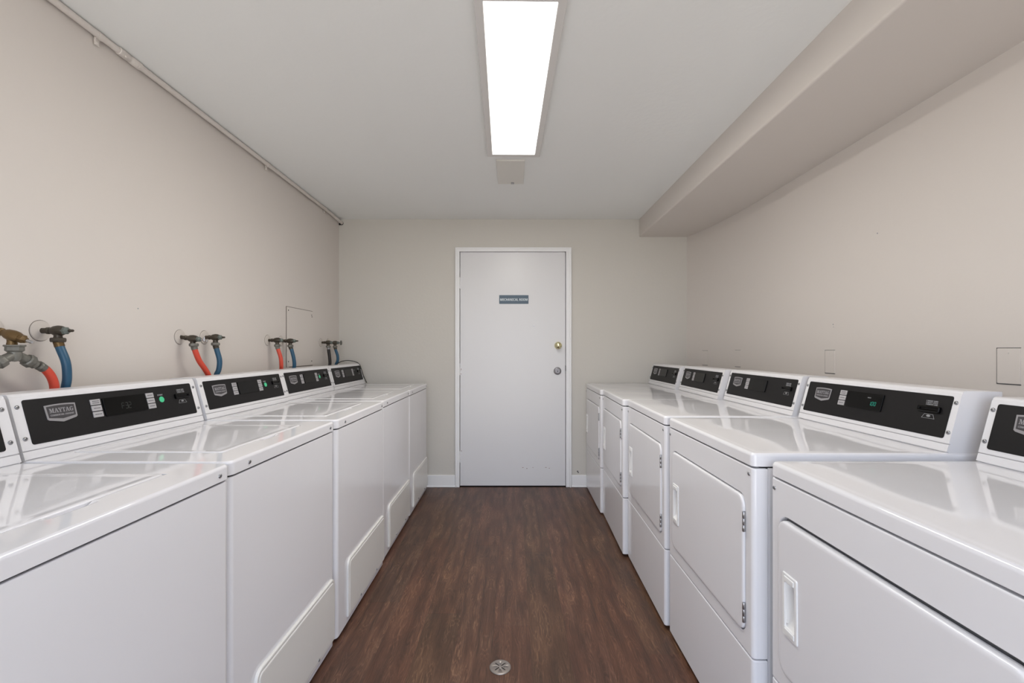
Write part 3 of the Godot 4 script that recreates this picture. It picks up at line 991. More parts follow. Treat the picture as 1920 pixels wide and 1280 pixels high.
func dryer() -> Node3D:
	var W := 0.662
	var D := 0.686
	var t := thing("clothes_dryer", "", "dryer", "front-load dryers along the right wall")
	cabinet_feet(t, W)
	var s := S()
	var k := S()
	var r := [0.006, 0.004, 0.004, 0.006]
	# side and rear body
	slab(s, FLAT * Transform3D(Basis(), Vector3(0, 0.0215, 0)), W - 0.006, D - 0.045, r, [[0.003, 0.012, 0.6, -0.8], [0.0, 0.015, 1.0, 0.0], [0.0, 0.8600, 1.0, 0.0], [0.003, 0.8630, 0.6, 0.8]], true, true, 3)
	slab(k, FLAT * Transform3D(Basis(), Vector3(0, 0.004, 0)), W - 0.018, D - 0.044, r, [[0.0, 0.05, 1.0, 0.0], [0.0, 0.8695, 1.0, 0.0]], true, true, 3)
	obj("cabinet", made([s, M.enamel_front, k, M.seam_dark]), t)
	# front panels wrap round the corners with folded flanges
	var zc := 0.021
	var zfr := D / 2 - 0.001
	var dw := 0.578
	var dh := 0.386
	var dy := 0.582
	var fr := [0.012, 0.002, 0.002, 0.012]
	for q in [["upper_front_panel", 0.3405, 0.8625], ["lower_front_panel", 0.016, 0.3365]]:
		var open: bool = q[1] > 0.1
		s = S()
		slab(s, FLAT * Transform3D(Basis(), Vector3(0, -(zfr - zc), 0)), W, 2 * zc, fr, [[0.004, q[1], 0.5, -0.8], [0.0008, q[1] + 0.001, 0.9, -0.5], [0.0, q[1] + 0.004, 1.0, 0.0], [0.0, q[2] - 0.004, 1.0, 0.0], [0.0012, q[2] - 0.001, 0.8, 0.6], [0.004, q[2], 0.1, 1.0]], true, true, 4, 2 if open else -1)
		if not open:
			obj(q[0], made([s, M.enamel_front]), t)
			continue
		# the door opening with its folded lip
		var hole: Array = rrect(dw + 0.007, dh + 0.007, [0.034, 0.034, 0.034, 0.034], 0, 5)[0]
		var lip: Array = rrect(dw + 0.010, dh + 0.010, [0.034, 0.034, 0.034, 0.034], 0, 5)[0]
		var out := [Vector2(W / 2 - 0.012, q[1] + 0.004), Vector2(W / 2 - 0.012, q[2] - 0.004), Vector2(-W / 2 + 0.012, q[2] - 0.004), Vector2(-W / 2 + 0.012, q[1] + 0.004)]
		for i in hole.size():
			var j := (i + 1) % hole.size()
			var oa: Vector2 = out[i / 6]
			var ob: Vector2 = out[j / 6]
			var la := Vector3(lip[i].x, dy + lip[i].y, zfr)
			var lb := Vector3(lip[j].x, dy + lip[j].y, zfr)
			tri(s, Vector3(oa.x, oa.y, zfr), Vector3(ob.x, ob.y, zfr), lb, Vector3.BACK, Vector3.BACK, Vector3.BACK)
			tri(s, Vector3(oa.x, oa.y, zfr), lb, la, Vector3.BACK, Vector3.BACK, Vector3.BACK)
			var ha := Vector3(hole[i].x, dy + hole[i].y, zfr - 0.0015)
			var hb := Vector3(hole[j].x, dy + hole[j].y, zfr - 0.0015)
			quad(s, la, lb, hb, ha)
			quad(s, ha, hb, hb - Vector3(0, 0, 0.014), ha - Vector3(0, 0, 0.014))
		var dark := S()
		quad(dark, Vector3(-dw / 2 - 0.006, dy - dh / 2 - 0.006, zfr - 0.0155), Vector3(dw / 2 + 0.006, dy - dh / 2 - 0.006, zfr - 0.0155), Vector3(dw / 2 + 0.006, dy + dh / 2 + 0.006, zfr - 0.0155), Vector3(-dw / 2 - 0.006, dy + dh / 2 + 0.006, zfr - 0.0155))
		obj(q[0], made([s, M.enamel_front, dark, M.gap_grey]), t)
	# top with rounded rim
	s = S()
	var top := 0.9045
	slab(s, FLAT, W - 0.002, D, [0.014, 0.006, 0.006, 0.014], [[0.002, 0.8675, 0.5, -0.85], [0.0, 0.869, 1.0, 0.0], [0.0, top - 0.010, 1.0, 0.0], [0.0008, top - 0.0061, 0.92, 0.38], [0.0030, top - 0.0030, 0.7, 0.7], [0.0061, top - 0.0008, 0.38, 0.92], [0.010, top, 0.0, 1.0], [0.020, top, 0.06, 1.0], [0.034, top - 0.0012, 0.0, 1.0]], true, true, 5)
	obj("top_panel", made([s, M.enamel]), t)
	# door with rolled edge, pocket handle at its left, hinges at its right
	s = S()
	var dz := zfr - 0.0075
	var hx := -0.236   # pocket centre
	var hy := 0.573 - dy
	var hw := 0.042
	var hh := 0.118
	# rolled border, then the face split round the pocket
	var rad := [0.030, 0.030, 0.030, 0.030]
	slab(s, Transform3D(Basis(), Vector3(0, dy, dz)), dw, dh, rad, [[0.002, -0.004, 1, 0], [0.0, -0.002, 1.0, 0.0], [0.0, 0.008, 1, 0], [0.0014, 0.0114, 0.75, 0.65], [0.005, 0.0130, 0.2, 0.97], [0.012, 0.0130, 0.0, 1.0]], false, true, 5)
	var rg: Array = rrect(dw, dh, rad, 0.012, 5)[0]
	var fx := dw / 2 - 0.030
	var fy := dh / 2 - 0.030
	var Z := 0.0130
	for i in rg.size():
		var a: Vector2 = rg[i]
		var b: Vector2 = rg[(i + 1) % rg.size()]
		quad(s, Vector3(a.x, dy + a.y, dz + Z), Vector3(b.x, dy + b.y, dz + Z), Vector3(clampf(b.x, -fx, fx), dy + clampf(b.y, -fy, fy), dz + Z), Vector3(clampf(a.x, -fx, fx), dy + clampf(a.y, -fy, fy), dz + Z))
	for q in [[-fx, hx - hw / 2, -fy, fy], [hx + hw / 2, fx, -fy, fy], [hx - hw / 2, hx + hw / 2, -fy, hy - hh / 2], [hx - hw / 2, hx + hw / 2, hy + hh / 2, fy]]:
		quad(s, Vector3(q[0], dy + q[2], dz + Z), Vector3(q[1], dy + q[2], dz + Z), Vector3(q[1], dy + q[3], dz + Z), Vector3(q[0], dy + q[3], dz + Z))
	var dr := obj("door", made([s, M.enamel_front]), t)
	# pocket handle: raised frame with stepped ends and a scooped cup
	s = S()
	var H := Transform3D(Basis(), Vector3(hx, dy + hy, dz + Z))
	ring_frame(s, H, 0.058, 0.156, 0.004, 0.037, 0.110, 0.003, -0.002, 0.0034, 0.0018, 3)
	rbox(s, Vector3(0, 0.0645, 0.0032), Vector3(0.038, 0.013, 0.0040), 0.0018, 2, H)
	rbox(s, Vector3(0, -0.0645, 0.0032), Vector3(0.038, 0.013, 0.0040), 0.0018, 2, H)
	var nu := 10
	var nv := 14
	for i in nu:
		for j in nv:
			var P := []
			for e in [[0, 0], [1, 0], [1, 1], [0, 1]]:
				var u: float = -1.0 + 2.0 * (i + e[0]) / nu
				var v: float = -1.0 + 2.0 * (j + e[1]) / nv
				var depth: float = 0.015 * (1.0 - pow(absf(u), 6.0)) * (1.0 - pow(absf(v), 6.0)) * (1.2 + 0.7 * v) + 0.0005
				P.append(H * Vector3(u * 0.0190, v * 0.0555, -depth))
			quad(s, P[0], P[1], P[2], P[3])
	obj("handle", made([s, M.handle_white]), dr)
	for y in [0.704, 0.448]:
		s = S()
		rbox(s, Vector3(dw / 2 + 0.0025, y, dz + 0.0085), Vector3(0.006, 0.056, 0.009), 0.001, 1)
		for kk in 3:
			var y0: float = y - 0.028 + kk * 0.0190
			lathe(s, along(Vector3(dw / 2 + 0.0035, y0, dz + 0.0130), Vector3(dw / 2 + 0.0035, y0 + 1, dz + 0.0130)), [Vector2(0, 0), Vector2(0.0032, 0), Vector2(0.0037, 0.0006), Vector2(0.0037, 0.0172), Vector2(0.0032, 0.018), Vector2(0, 0.018)], 10)
		obj("hinge", made([s, M.hinge_steel]), dr)
	screw_into(t, Vector3(-W / 2 + 0.018, 0.838, zfr), Vector3.BACK)
	screw_into(t, Vector3(W / 2 - 0.020, 0.844, zfr), Vector3.BACK)
	console(t, 0.324, false, -0.010)
	return t


func place(o: Node3D, left: bool, front_x: float, zc: float, yaw: float, lift: float, depth: float) -> void:
	var ry := (PI / 2 - yaw) if left else (-PI / 2 - yaw)
	o.rotation.y = ry
	var fwd := Vector3(sin(ry), 0, cos(ry))
	o.position = Vector3(front_x, 0, -zc) - fwd * depth / 2
	if absf(lift) > 0.0001:   # levelling feet screwed in or out
		for c in o.get_children():
			if c.name.begins_with("foot"):
				c.scale.y = 1.0 if lift < 0 else 1.0
			else:
				c.position.y += lift


func machines() -> void:
	var w0 := washer()
	var wl := [
		"white washing machine nearest the camera on the left, cut off by the photo's left edge",
		"white washing machine on the left whose black panel shows dim digits, second from the camera",
		"middle white washing machine of the left row, below the chrome-tipped tap",
		"white washing machine on the left in front of the square wall panel",
		"white washing machine farthest on the left, against the far wall, black cord over its console"]
	var wp := [[-0.7095, 0.811, 0.0, 0.0], [-0.716, 1.486, 0.010, 0.0], [-0.709, 2.169, 0.001, 0.0015], [-0.722, 2.856, -0.006, 0.0015], [-0.727, 3.534, -0.003, -0.001]]
	var ws := []
	for k in 5:
		var o: Node3D = w0
		if k > 0:
			o = w0.duplicate()
			o.name = numbered("washing_machine")
			add_child(o)
		ws.append(o)
	for k in 5:
		tag(ws[k], wl[k], "washing machine", "top-load washers along the left wall")
		place(ws[k], true, wp[k][0], wp[k][1], wp[k][2], wp[k][3], 0.686)
	var s := S()
	digits(s, "F", -0.012, 0.008, 0.019, 0.011)
	digits(s, "32", 0.001, 0.008, 0.019, 0.0125)
	var con: Node3D = ws[1].get_node("console")
	var F: Transform3D = con.get_meta("frame")
	obj("display_digits", made([s, M.digit_off]), con, F * Transform3D(Basis(), Vector3(-0.006, 0, 0.0060)))

	ws[4].get_node("console/start_button").free()
	# black cable plugged into the farthest washer's panel, draped over its console
	var inv: Transform3D = ws[4].transform.affine_inverse() * Transform3D(Basis(), Vector3(-1.30, 1.06, -3.80))
	s = S()
	tube(s, [Vector3(-0.115, -0.20, 0.20), Vector3(-0.118, -0.02, 0.17), Vector3(-0.105, 0.026, 0.13), Vector3(-0.075, 0.041, 0.05), Vector3(-0.040, 0.033, -0.02), Vector3(-0.006, 0.014, -0.045), Vector3(0.012, -0.022, -0.050), Vector3(0.032, -0.090, -0.055), Vector3(0.058, -0.151, -0.062)], 0.0032, 8, 6)
	rbox(s, Vector3(0.004, -0.022, -0.028), Vector3(0.022, 0.034, 0.036), 0.006, 2)
	obj("cable", made([s, M.cord_black]), ws[4], inv).set_meta("label", "thin black cable draped over the console")

	var d0 := dryer()
	var dl := [
		"white dryer nearest the camera on the right, cut off by the photo's right edge",
		"white dryer on the right with lit green digits 1.00 on its panel",
		"middle white dryer of the right row, beyond the dryer with lit digits",
		"white dryer second from the far wall on the right, dark blank display",
		"white dryer farthest on the right, pushed against the far wall in the corner"]
	var dp := [[0.684, 0.872, 0.0, -0.008], [0.6555, 1.570, -0.001, 0.002], [0.6500, 2.252, 0.018, 0.004], [0.6405, 2.930, 0.027, 0.001], [0.635, 3.601, 0.006, -0.003]]
	var ds := []
	for k in 5:
		var o: Node3D = d0
		if k > 0:
			o = d0.duplicate()
			o.name = numbered("clothes_dryer")
			add_child(o)
		ds.append(o)
	for k in 5:
		tag(ds[k], dl[k], "dryer", "front-load dryers along the right wall")
		place(ds[k], false, dp[k][0], dp[k][1], dp[k][2], dp[k][3], 0.686)
	# the nearest dryer's door hangs a little low and out at the top
	var dd: Node3D = ds[0].get_node("door")
	dd.rotation.x = 0.006
	dd.position += Vector3(0, -0.0035, -0.003)
	s = S()
	digits(s, "100", 0.030, 0.0055, 0.0125, 0.0105, 0)
	con = ds[1].get_node("console")
	F = con.get_meta("frame")
	obj("display_digits", made([s, M.digit_lit]), con, F * Transform3D(Basis(), Vector3(0, 0, 0.0060))).set_meta("label", "lit green digits 1.00")
	s = S()
	text_into(s, Transform3D(), "PRICE", sans_bold, 0.0145, 0.0035, 0.0003)
	obj("display_caption", made([s, M.print_grey]), con, F * Transform3D(Basis(), Vector3(0.022, 0.0245, 0.0058)))


# ====================================================================== taps, hoses, pipe
func valve(z: float, y: float, body: String, label: String, x_wall: float, reach := 0.105, tilt := 0.0, end := "stem") -> Node3D:
	var t := thing("water_tap", label, "tap", "taps on the left wall")
	t.position = Vector3(x_wall, y, -z)
	t.rotation = Vector3(0, PI / 2, 0)
	var f := reach / 0.105
	var s := S()
	lathe(s, Transform3D(), [Vector2(0.0322, -0.004), Vector2(0.0322, 0.0030), Vector2(0.0308, 0.0045), Vector2(0.020, 0.0054), Vector2(0.012, 0.0068), Vector2(0.009, 0.008)], 28)
	var crack := S()
	lathe(crack, Transform3D(), [Vector2(0.0337, -0.004), Vector2(0.0337, 0.0008), Vector2(0.0320, 0.0010)], 28)
	obj("wall_flange", made([s, M.flange_paint, crack, M.gap_brown]), t)
	var q := Transform3D(Basis(Vector3.RIGHT, tilt), Vector3.ZERO)
	s = S()
	lathe(s, q, [Vector2(0.0085, -0.002), Vector2(0.0085, 0.022 * f), Vector2(0.011, 0.024 * f), Vector2(0.011, 0.030 * f), Vector2(0.0085, 0.032 * f), Vector2(0.010, 0.036 * f), Vector2(0.0145, 0.045 * f), Vector2(0.0165, 0.057 * f), Vector2(0.0155, 0.068 * f), Vector2(0.012, 0.076 * f), Vector2(0.0, 0.076 * f)], 16)
	var o := q * Vector3(0, -0.008, 0.057 * f)
	lathe(s, along(o, o + Vector3.DOWN), [Vector2(0.011, 0), Vector2(0.0105, 0.010), Vector2(0.0115, 0.014), Vector2(0.0115, 0.020)], 14)
	obj("body", made([s, M[body]]), t)
	s = S()
	lathe(s, q, [Vector2(0.0, 0.0745 * f), Vector2(0.0125, 0.0745 * f), Vector2(0.0125, 0.084 * f), Vector2(0.008, 0.088 * f), Vector2(0.007, 0.092 * f), Vector2(0, 0.092 * f)], 6, true)
	obj("bonnet_nut", made([s, M.verdigris if body == "bronze_dark" else M[body]]), t)
	s = S()
	lathe(s, q, [Vector2(0.0045, 0.086 * f), Vector2(0.0045, 0.103 * f), Vector2(0.0035, 0.105 * f), Vector2(0.0, 0.105 * f)], 10)
	obj("stem", made([s, M.chrome if end != "stem" else M.bronze_dark]), t)
	if end == "wheel":
		s = S()
		var c := q * Vector3(0, 0, 0.106 * f)
		for k in 16:
			var a := TAU * k / 16
			var b := TAU * (k + 1) / 16
			lathe(s, along(c + Vector3(cos(a), sin(a), 0) * 0.017, c + Vector3(cos(b), sin(b), 0) * 0.017), [Vector2(0.0032, 0), Vector2(0.0032, 0.0069)], 8)
		for k in 4:
			var a := TAU * k / 4
			box(s, Vector3(0.008, 0, 0), Vector3(0.017, 0.005, 0.003), Transform3D(Basis(Vector3(0, 0, 1), a), c))
		lathe(s, T(c - Vector3(0, 0, 0.004)), [Vector2(0.006, 0), Vector2(0.006, 0.008), Vector2(0, 0.009)], 10)
		obj("handwheel", made([s, M.zinc_grey]), t)
	elif end == "wing":
		s = S()
		var c := q * Vector3(0, 0, 0.104 * f)
		rbox(s, c + Vector3(0, 0.003, 0.0), Vector3(0.007, 0.022, 0.007), 0.003)
		rbox(s, c + Vector3(0, -0.004, 0.007), Vector3(0.006, 0.007, 0.016), 0.003)
		obj("wing_handle", made([s, M.chrome]), t)
	return t


func hose(called: String, pts: Array, m: String, ferrule: String, label: String, nut := true, r := 0.0118) -> void:
	var t := thing(called, label, "hose", "water hoses behind the washers")
	var p0: Vector3 = pts[0]
	var p1: Vector3 = pts[1]
	t.position = p0
	var rel: Array = []
	for p in pts:
		rel.append(p - p0)
	var s := S()
	tube(s, rel, r, 14)
	obj("rubber_hose", made([s, M[m]]), t)
	var d := (p1 - p0).normalized()
	s = S()
	lathe(s, along(Vector3.ZERO - d * 0.004, d), [Vector2(0, 0), Vector2(0.0128, 0), Vector2(0.0128, 0.006), Vector2(0.0135, 0.007), Vector2(0.0128, 0.008), Vector2(0.0128, 0.020), Vector2(0.0122, 0.0215)], 14)
	obj("ferrule", made([s, M[ferrule]]), t)
	if nut:
		s = S()
		lathe(s, along(Vector3(0, 0.012, 0), Vector3(0, -1, 0)), [Vector2(0.0, 0), Vector2(0.0165, 0), Vector2(0.019, 0.003), Vector2(0.019, 0.011), Vector2(0.0165, 0.0145), Vector2(0.0, 0.0145)], 8, true)
		obj("coupling_nut", made([s, M.zinc_grey if ferrule != "brass_old" else M.bronze_dark]), t)


func plumbing() -> void:
	# the near hot tap carries a two-way splitter
	valve(1.29, 1.252, "brass_old", "tarnished brass tap with a grey two-way splitter at the photo's left edge", -1.4865, 0.126, 0.33, "tip")
	valve(1.427, 1.250, "bronze_dark", "dark bronze tap with a blue hose, nearest one with a bare stem", -1.4875)
	valve(2.032, 1.247, "bronze_dark", "dark tap over the red hose, chrome wing at its tip, above the third washer", -1.4925, 0.112, 0.12, "wing")
	valve(2.197, 1.250, "bronze_dark", "dark tap over the blue hose beside the chrome-tipped tap, above the third washer", -1.494, 0.100)
	valve(2.772, 1.248, "bronze_dark", "dark tap over the red hose just left of the square wall panel's edge", -1.4985, 0.11)
	valve(2.935, 1.247, "bronze_dark", "dark tap over the blue hose in front of the square wall panel", -1.500, 0.112)
	valve(3.56, 1.247, "bronze_dark", "dark tap over the black hose near the far corner", -1.505, 0.105)
	valve(3.70, 1.247, "bronze_dark", "dark tap with a round handwheel, over the blue hose in the far corner", -1.506, 0.105, 0.0, "wheel")
	# splitter
	var sp := thing("hose_splitter", "grey metal two-way hose splitter hanging under the brass tap", "hose splitter")
	sp.position = Vector3(-1.4165, 1.192, -1.29)
	var s := S()
	lathe(s, along(Vector3(0, 0.012, 0), Vector3(0, -1, 0)), [Vector2(0, 0), Vector2(0.0225, 0), Vector2(0.0235, 0.004), Vector2(0.020, 0.006), Vector2(0.0205, 0.016), Vector2(0.016, 0.020), Vector2(0, 0.020)], 10, true)
	obj("collar", made([s, M.zinc_grey]), sp)
	s = S()
	lathe(s, along(Vector3(0, 0, 0), Vector3(0, -1, 0)), [Vector2(0.015, 0), Vector2(0.0155, 0.012), Vector2(0.017, 0.022), Vector2(0.012, 0.034), Vector2(0, 0.036)], 14)
	for d in [-1, 1]:
		tube(s, [Vector3(0, -0.016, 0), Vector3(0, -0.024, d * 0.018), Vector3(0, -0.036, d * 0.040)], 0.0125, 12, 4)
	obj("branch_body", made([s, M.zinc_grey]), sp)
	for d in [-1, 1]:
		s = S()
		var a := Vector3(0, -0.030, d * 0.030)
		lathe(s, along(a, a + Vector3(0, -0.55, d * 0.85)), [Vector2(0, 0), Vector2(0.016, 0), Vector2(0.019, 0.003), Vector2(0.019, 0.016), Vector2(0.0165, 0.019), Vector2(0.0135, 0.020), Vector2(0.0135, 0.030), Vector2(0, 0.030)], 9, true)
		obj("outlet_nut", made([s, M.zinc_grey]), sp)
	# hoses, from their couplings down behind the consoles
	hose("red_hose", [Vector3(-1.4165, 1.143, -1.356), Vector3(-1.4165, 1.128, -1.377), Vector3(-1.415, 1.100, -1.394), Vector3(-1.417, 1.062, -1.403), Vector3(-1.425, 0.98, -1.405), Vector3(-1.43, 0.80, -1.40)], "hose_red", "zinc_grey", "red hose curving down from the right outlet of the grey splitter", false)
	hose("red_hose", [Vector3(-1.4165, 1.143, -1.224), Vector3(-1.4165, 1.128, -1.203), Vector3(-1.415, 1.100, -1.186), Vector3(-1.417, 1.062, -1.177), Vector3(-1.425, 0.98, -1.175), Vector3(-1.43, 0.80, -1.17)], "hose_red", "zinc_grey", "red hose at the photo's left edge, from the left outlet of the grey splitter", false)
	hose("blue_hose", [Vector3(-1.4305, 1.216, -1.427), Vector3(-1.425, 1.196, -1.428), Vector3(-1.411, 1.150, -1.432), Vector3(-1.413, 1.100, -1.438), Vector3(-1.422, 1.055, -1.440), Vector3(-1.43, 0.95, -1.44), Vector3(-1.43, 0.80, -1.44)], "hose_blue", "brass_old", "blue hose beside the splitter's red hose, with brass ferrule, behind the second washer")
	hose("red_hose", [Vector3(-1.4285, 1.207, -2.032), Vector3(-1.424, 1.186, -2.034), Vector3(-1.418, 1.140, -2.052), Vector3(-1.412, 1.100, -2.082), Vector3(-1.412, 1.064, -2.108), Vector3(-1.42, 0.98, -2.14), Vector3(-1.43, 0.80, -2.15)], "hose_red", "zinc_grey", "red hose from the chrome-tipped tap, behind the third washer's near end", true, 0.0115)
	hose("blue_hose", [Vector3(-1.4395, 1.213, -2.197), Vector3(-1.434, 1.190, -2.198), Vector3(-1.422, 1.140, -2.200), Vector3(-1.424, 1.095, -2.198), Vector3(-1.436, 1.055, -2.194), Vector3(-1.44, 0.95, -2.19), Vector3(-1.44, 0.80, -2.19)], "hose_blue", "bronze_dark", "blue hose beside the chrome-tipped tap's red hose, behind the third washer", true, 0.0115)
	hose("red_hose", [Vector3(-1.4385, 1.211, -2.772), Vector3(-1.432, 1.188, -2.772), Vector3(-1.418, 1.140, -2.773), Vector3(-1.417, 1.095, -2.778), Vector3(-1.424, 1.055, -2.79), Vector3(-1.432, 0.95, -2.79), Vector3(-1.43, 0.80, -2.78)], "hose_red", "zinc_grey", "red hose at the edge of the square wall panel, behind the fourth washer", true, 0.0115)
	hose("blue_hose", [Vector3(-1.4385, 1.210, -2.935), Vector3(-1.430, 1.188, -2.935), Vector3(-1.419, 1.140, -2.938), Vector3(-1.417, 1.095, -2.945), Vector3(-1.424, 1.055, -2.95), Vector3(-1.432, 0.95, -2.95), Vector3(-1.43, 0.80, -2.94)], "hose_blue", "bronze_dark", "blue hose hanging in front of the square wall panel", true, 0.0115)
	hose("black_hose", [Vector3(-1.447, 1.210, -3.56), Vector3(-1.444, 1.185, -3.56), Vector3(-1.438, 1.140, -3.56), Vector3(-1.434, 1.095, -3.56), Vector3(-1.436, 1.055, -3.56), Vector3(-1.44, 0.95, -3.56), Vector3(-1.44, 0.80, -3.56)], "hose_black", "chrome", "black hose with bright ferrule near the far corner", true, 0.0118)
	hose("blue_hose", [Vector3(-1.448, 1.210, -3.70), Vector3(-1.442, 1.185, -3.70), Vector3(-1.428, 1.140, -3.70), Vector3(-1.428, 1.100, -3.70), Vector3(-1.444, 1.055, -3.70), Vector3(-1.45, 0.95, -3.70), Vector3(-1.45, 0.80, -3.70)], "hose_blue", "bronze_dark", "blue hose under the handwheel tap in the far corner", true, 0.0112)
	# conduit in the corner of ceiling and left wall
	var cp := thing("conduit_pipe", "painted metal conduit running along the top of the left wall", "pipe")
	s = S()
	tube(s, [Vector3(-1.459, 2.3075, NEAR_WALL), Vector3(-1.470, 2.3075, -1.45), Vector3(-1.4785, 2.3075, -2.79), Vector3(-1.486, 2.3065, -3.60), Vector3(-1.4845, 2.298, -3.78), Vector3(-1.482, 2.288, FAR - 0.02)], 0.0115, 14, 6)
	obj("tube", made([s, M.wall_paint]), cp)
	s = S()
	lathe(s, along(Vector3(-1.4712, 2.3072, -1.69), Vector3(-1.4718, 2.3072, -1.80)), [Vector2(0.0115, 0), Vector2(0.0145, 0.002), Vector2(0.0145, 0.045), Vector2(0.0125, 0.048), Vector2(0.0125, 0.054), Vector2(0.0145, 0.057), Vector2(0.0145, 0.10), Vector2(0.0115, 0.102)], 14)
	for z in [-1.712, -1.772]:
		lathe(s, along(Vector3(-1.462, 2.297, z), Vector3(-1.44, 2.280, z)), [Vector2(0.004, 0), Vector2(0.004, 0.006), Vector2(0, 0.007)], 8)
	obj("coupling", made([s, M.wall_paint]), cp)
	for q in [[-1.4712, -1.615], [-1.4787, -2.74], [-1.4858, -3.60]]:
		s = S()
		lathe(s, along(Vector3(q[0], 2.3072, q[1] + 0.010), Vector3(q[0] - 0.0001, 2.3072, q[1] - 1)), [Vector2(0.0118, 0), Vector2(0.0137, 0.0), Vector2(0.0137, 0.020), Vector2(0.0118, 0.020)], 14)
		rbox(s, Vector3(q[0] - 0.010, 2.286, q[1]), Vector3(0.006, 0.026, 0.018), 0.002)
		lathe(s, along(Vector3(q[0] - 0.009, 2.281, q[1]), Vector3(q[0] + 1, 2.281, q[1])), [Vector2(0.0055, 0), Vector2(0.005, 0.004), Vector2(0, 0.005)], 8)
		obj("strap", made([s, M.wall_paint]), cp)
	# ragged hole where the conduit passes through the far wall
	s = S()
	lathe(s, Transform3D(Basis(), Vector3(-1.483, 2.287, FAR - 0.001)), [Vector2(0.0155, 0), Vector2(0.0155, 0.0022), Vector2(0.0, 0.0024)], 16)
	box(s, Vector3(-1.499, 2.279, FAR + 0.0005), Vector3(0.018, 0.016, 0.003))
	obj("wall_hole", made([s, M.seam_dark]), cp)


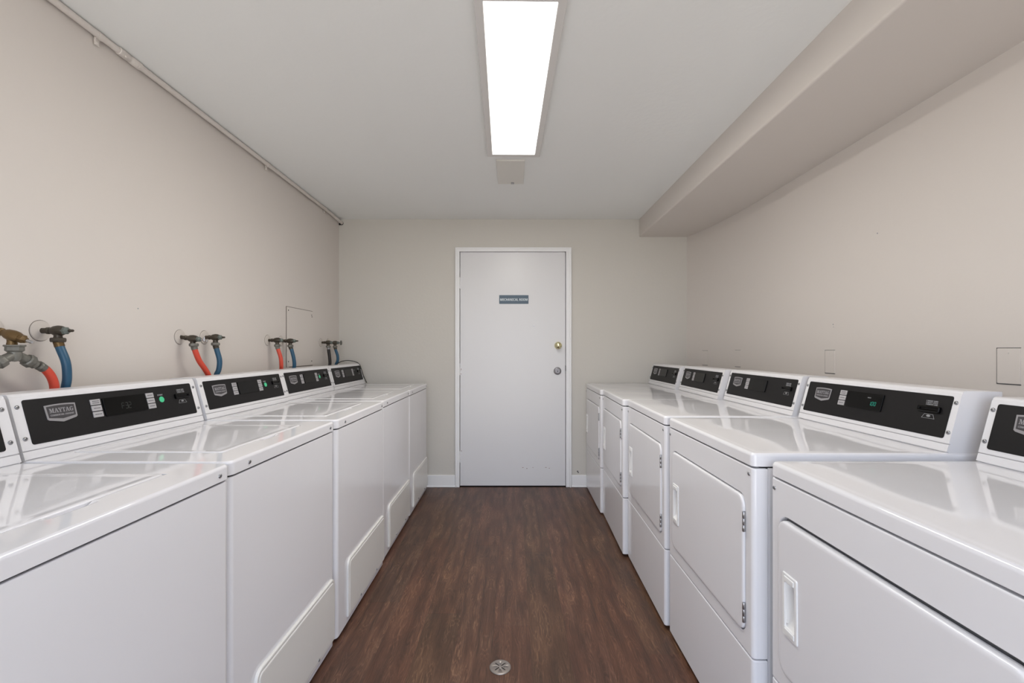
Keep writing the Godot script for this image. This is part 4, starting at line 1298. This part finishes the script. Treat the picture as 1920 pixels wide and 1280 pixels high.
func fittings() -> void:
	# square access panel screwed on the left wall
	var t := thing("wall_access_panel", "painted square access panel with dark screws on the left wall", "access panel")
	t.position = Vector3(-1.5015, 1.276, -3.205)
	t.rotation.y = PI / 2 + 0.008
	var s := S()
	slab(s, Transform3D(), 0.40, 0.40, [0.002, 0.002, 0.002, 0.002], edge_prof(-0.003, 0.0035, 0.0012, 2), true, false, 2)
	obj("plate", made([s, M.wall_paint]), t)
	s = S()
	box(s, Vector3(-0.2022, 0, 0.0008), Vector3(0.0048, 0.405, 0.0035))
	box(s, Vector3(0.0, 0.2015, 0.0008), Vector3(0.39, 0.0032, 0.0035))
	box(s, Vector3(0.02, -0.2018, 0.0008), Vector3(0.36, 0.0042, 0.0035))
	obj("gap", made([s, M.gap_brown]), t)
	for q in [[-0.178, 0.178], [0.178, 0.172], [0.184, 0.160], [-0.178, -0.165], [0.178, -0.170]]:
		s = S()
		lathe(s, T(Vector3(q[0], q[1], 0.003)), [Vector2(0.005, 0), Vector2(0.004, 0.002), Vector2(0, 0.0026)], 8)
		obj("screw", made([s, M.slot_black]), t)
	# blank outlet covers painted over on the right wall
	var bl := ["painted blank cover plate nearest the camera on the right wall", "painted blank cover plate above the dryer with lit digits, right wall", "painted blank cover plate above the second dryer from the far wall", "painted blank cover plate nearest the far corner on the right wall"]
	var bp := [[1.62, -1.480, 1.137, 0.0], [1.62, -2.313, 1.129, 0.0], [1.610, -3.240, 1.128, -0.045], [1.567, -3.69, 1.124, -0.188]]
	for k in 4:
		t = thing("blank_cover_plate", bl[k], "wall plate", "blank cover plates on the right wall")
		t.position = Vector3(bp[k][0], bp[k][2], bp[k][1])
		t.rotation.y = -PI / 2 - bp[k][3]
		s = S()
		slab(s, Transform3D(), 0.070, 0.116, [0.003, 0.003, 0.003, 0.003], edge_prof(-0.004, 0.0020, 0.0014, 2), true, false, 3)
		obj("plate", made([s, M.wall_paint]), t)
		s = S()
		box(s, Vector3(0.0, 0.0592, 0.0006), Vector3(0.072, 0.0018, 0.0022))
		box(s, Vector3(0.0, -0.0594, 0.0006), Vector3(0.072, 0.0030, 0.0022))
		if k < 2:
			box(s, Vector3(-0.0358, 0.0, 0.0002), Vector3(0.0014, 0.118, 0.002))
		obj("gap", made([s, M.print_dark]), t)
		s = S()
		lathe(s, T(Vector3(0, 0.042, 0.0020)), [Vector2(0.003, 0), Vector2(0.0025, 0.001), Vector2(0, 0.0012)], 8)
		obj("screw", made([s, M.wall_paint]), t)
	# cover plate on the ceiling behind the lamp
	t = thing("ceiling_cover_plate", "beige rectangular cover plate on the ceiling at the far end of the lamp", "ceiling plate")
	t.position = Vector3(-0.012, CEIL, -2.885)
	var down := Transform3D(Basis(Vector3(1, 0, 0), Vector3(0, 0, 1), Vector3(0, -1, 0)), Vector3.ZERO)
	s = S()
	slab(s, down, 0.172, 0.375, [0.004, 0.004, 0.004, 0.004], edge_prof(-0.002, 0.010, 0.003, 2), true, false, 3)
	obj("plate", made([s, M.fitting_paint]), t)
	s = S()
	rbox(s, Vector3(0.012, -0.013, -0.165), Vector3(0.022, 0.006, 0.02), 0.002, 1)
	obj("latch", made([s, M.screw_steel]), t)
	# round slotted drain cover in the floor
	t = thing("floor_drain", "round metal drain cover with crossed slots in the wood floor", "drain")
	t.position = Vector3(-0.046, 0, -1.699)
	t.rotation.y = deg_to_rad(8)
	s = S()
	lathe(s, along(Vector3(0, -0.001, 0), Vector3(0, 1, 0)), [Vector2(0.034, 0), Vector2(0.034, 0.0018), Vector2(0, 0.0018)], 20)
	obj("drain_well", made([s, M.slot_black]), t)
	var c := CSGCombiner3D.new()
	c.name = "cover"
	t.add_child(c)
	var disc := CSGMesh3D.new()
	disc.name = "disc"
	s = S()
	lathe(s, along(Vector3(0, 0.0004, 0), Vector3(0, 1, 0)), [Vector2(0, 0), Vector2(0.0405, 0), Vector2(0.0405, 0.0016), Vector2(0.037, 0.0032), Vector2(0, 0.0036)], 28)
	disc.mesh = made([s, M.drain_steel])
	disc.material = M.drain_steel
	c.add_child(disc)
	for k in 4:
		var b := CSGBox3D.new()
		b.name = "slot"
		b.size = Vector3(0.020, 0.02, 0.0042)
		b.operation = CSGShape3D.OPERATION_SUBTRACTION
		b.rotation.y = deg_to_rad(38 + 90 * k)
		b.position = Basis(Vector3.UP, b.rotation.y) * Vector3(0.0165, 0, 0)
		b.material = M.drain_steel
		c.add_child(b, true)
		var h := CSGCylinder3D.new()
		h.name = "hole"
		h.radius = 0.0028
		h.height = 0.02
		h.sides = 10
		h.operation = CSGShape3D.OPERATION_SUBTRACTION
		h.position = Basis(Vector3.UP, deg_to_rad(38 + 45 + 90 * k)) * Vector3(0.015, 0, 0)
		h.material = M.drain_steel
		c.add_child(h, true)
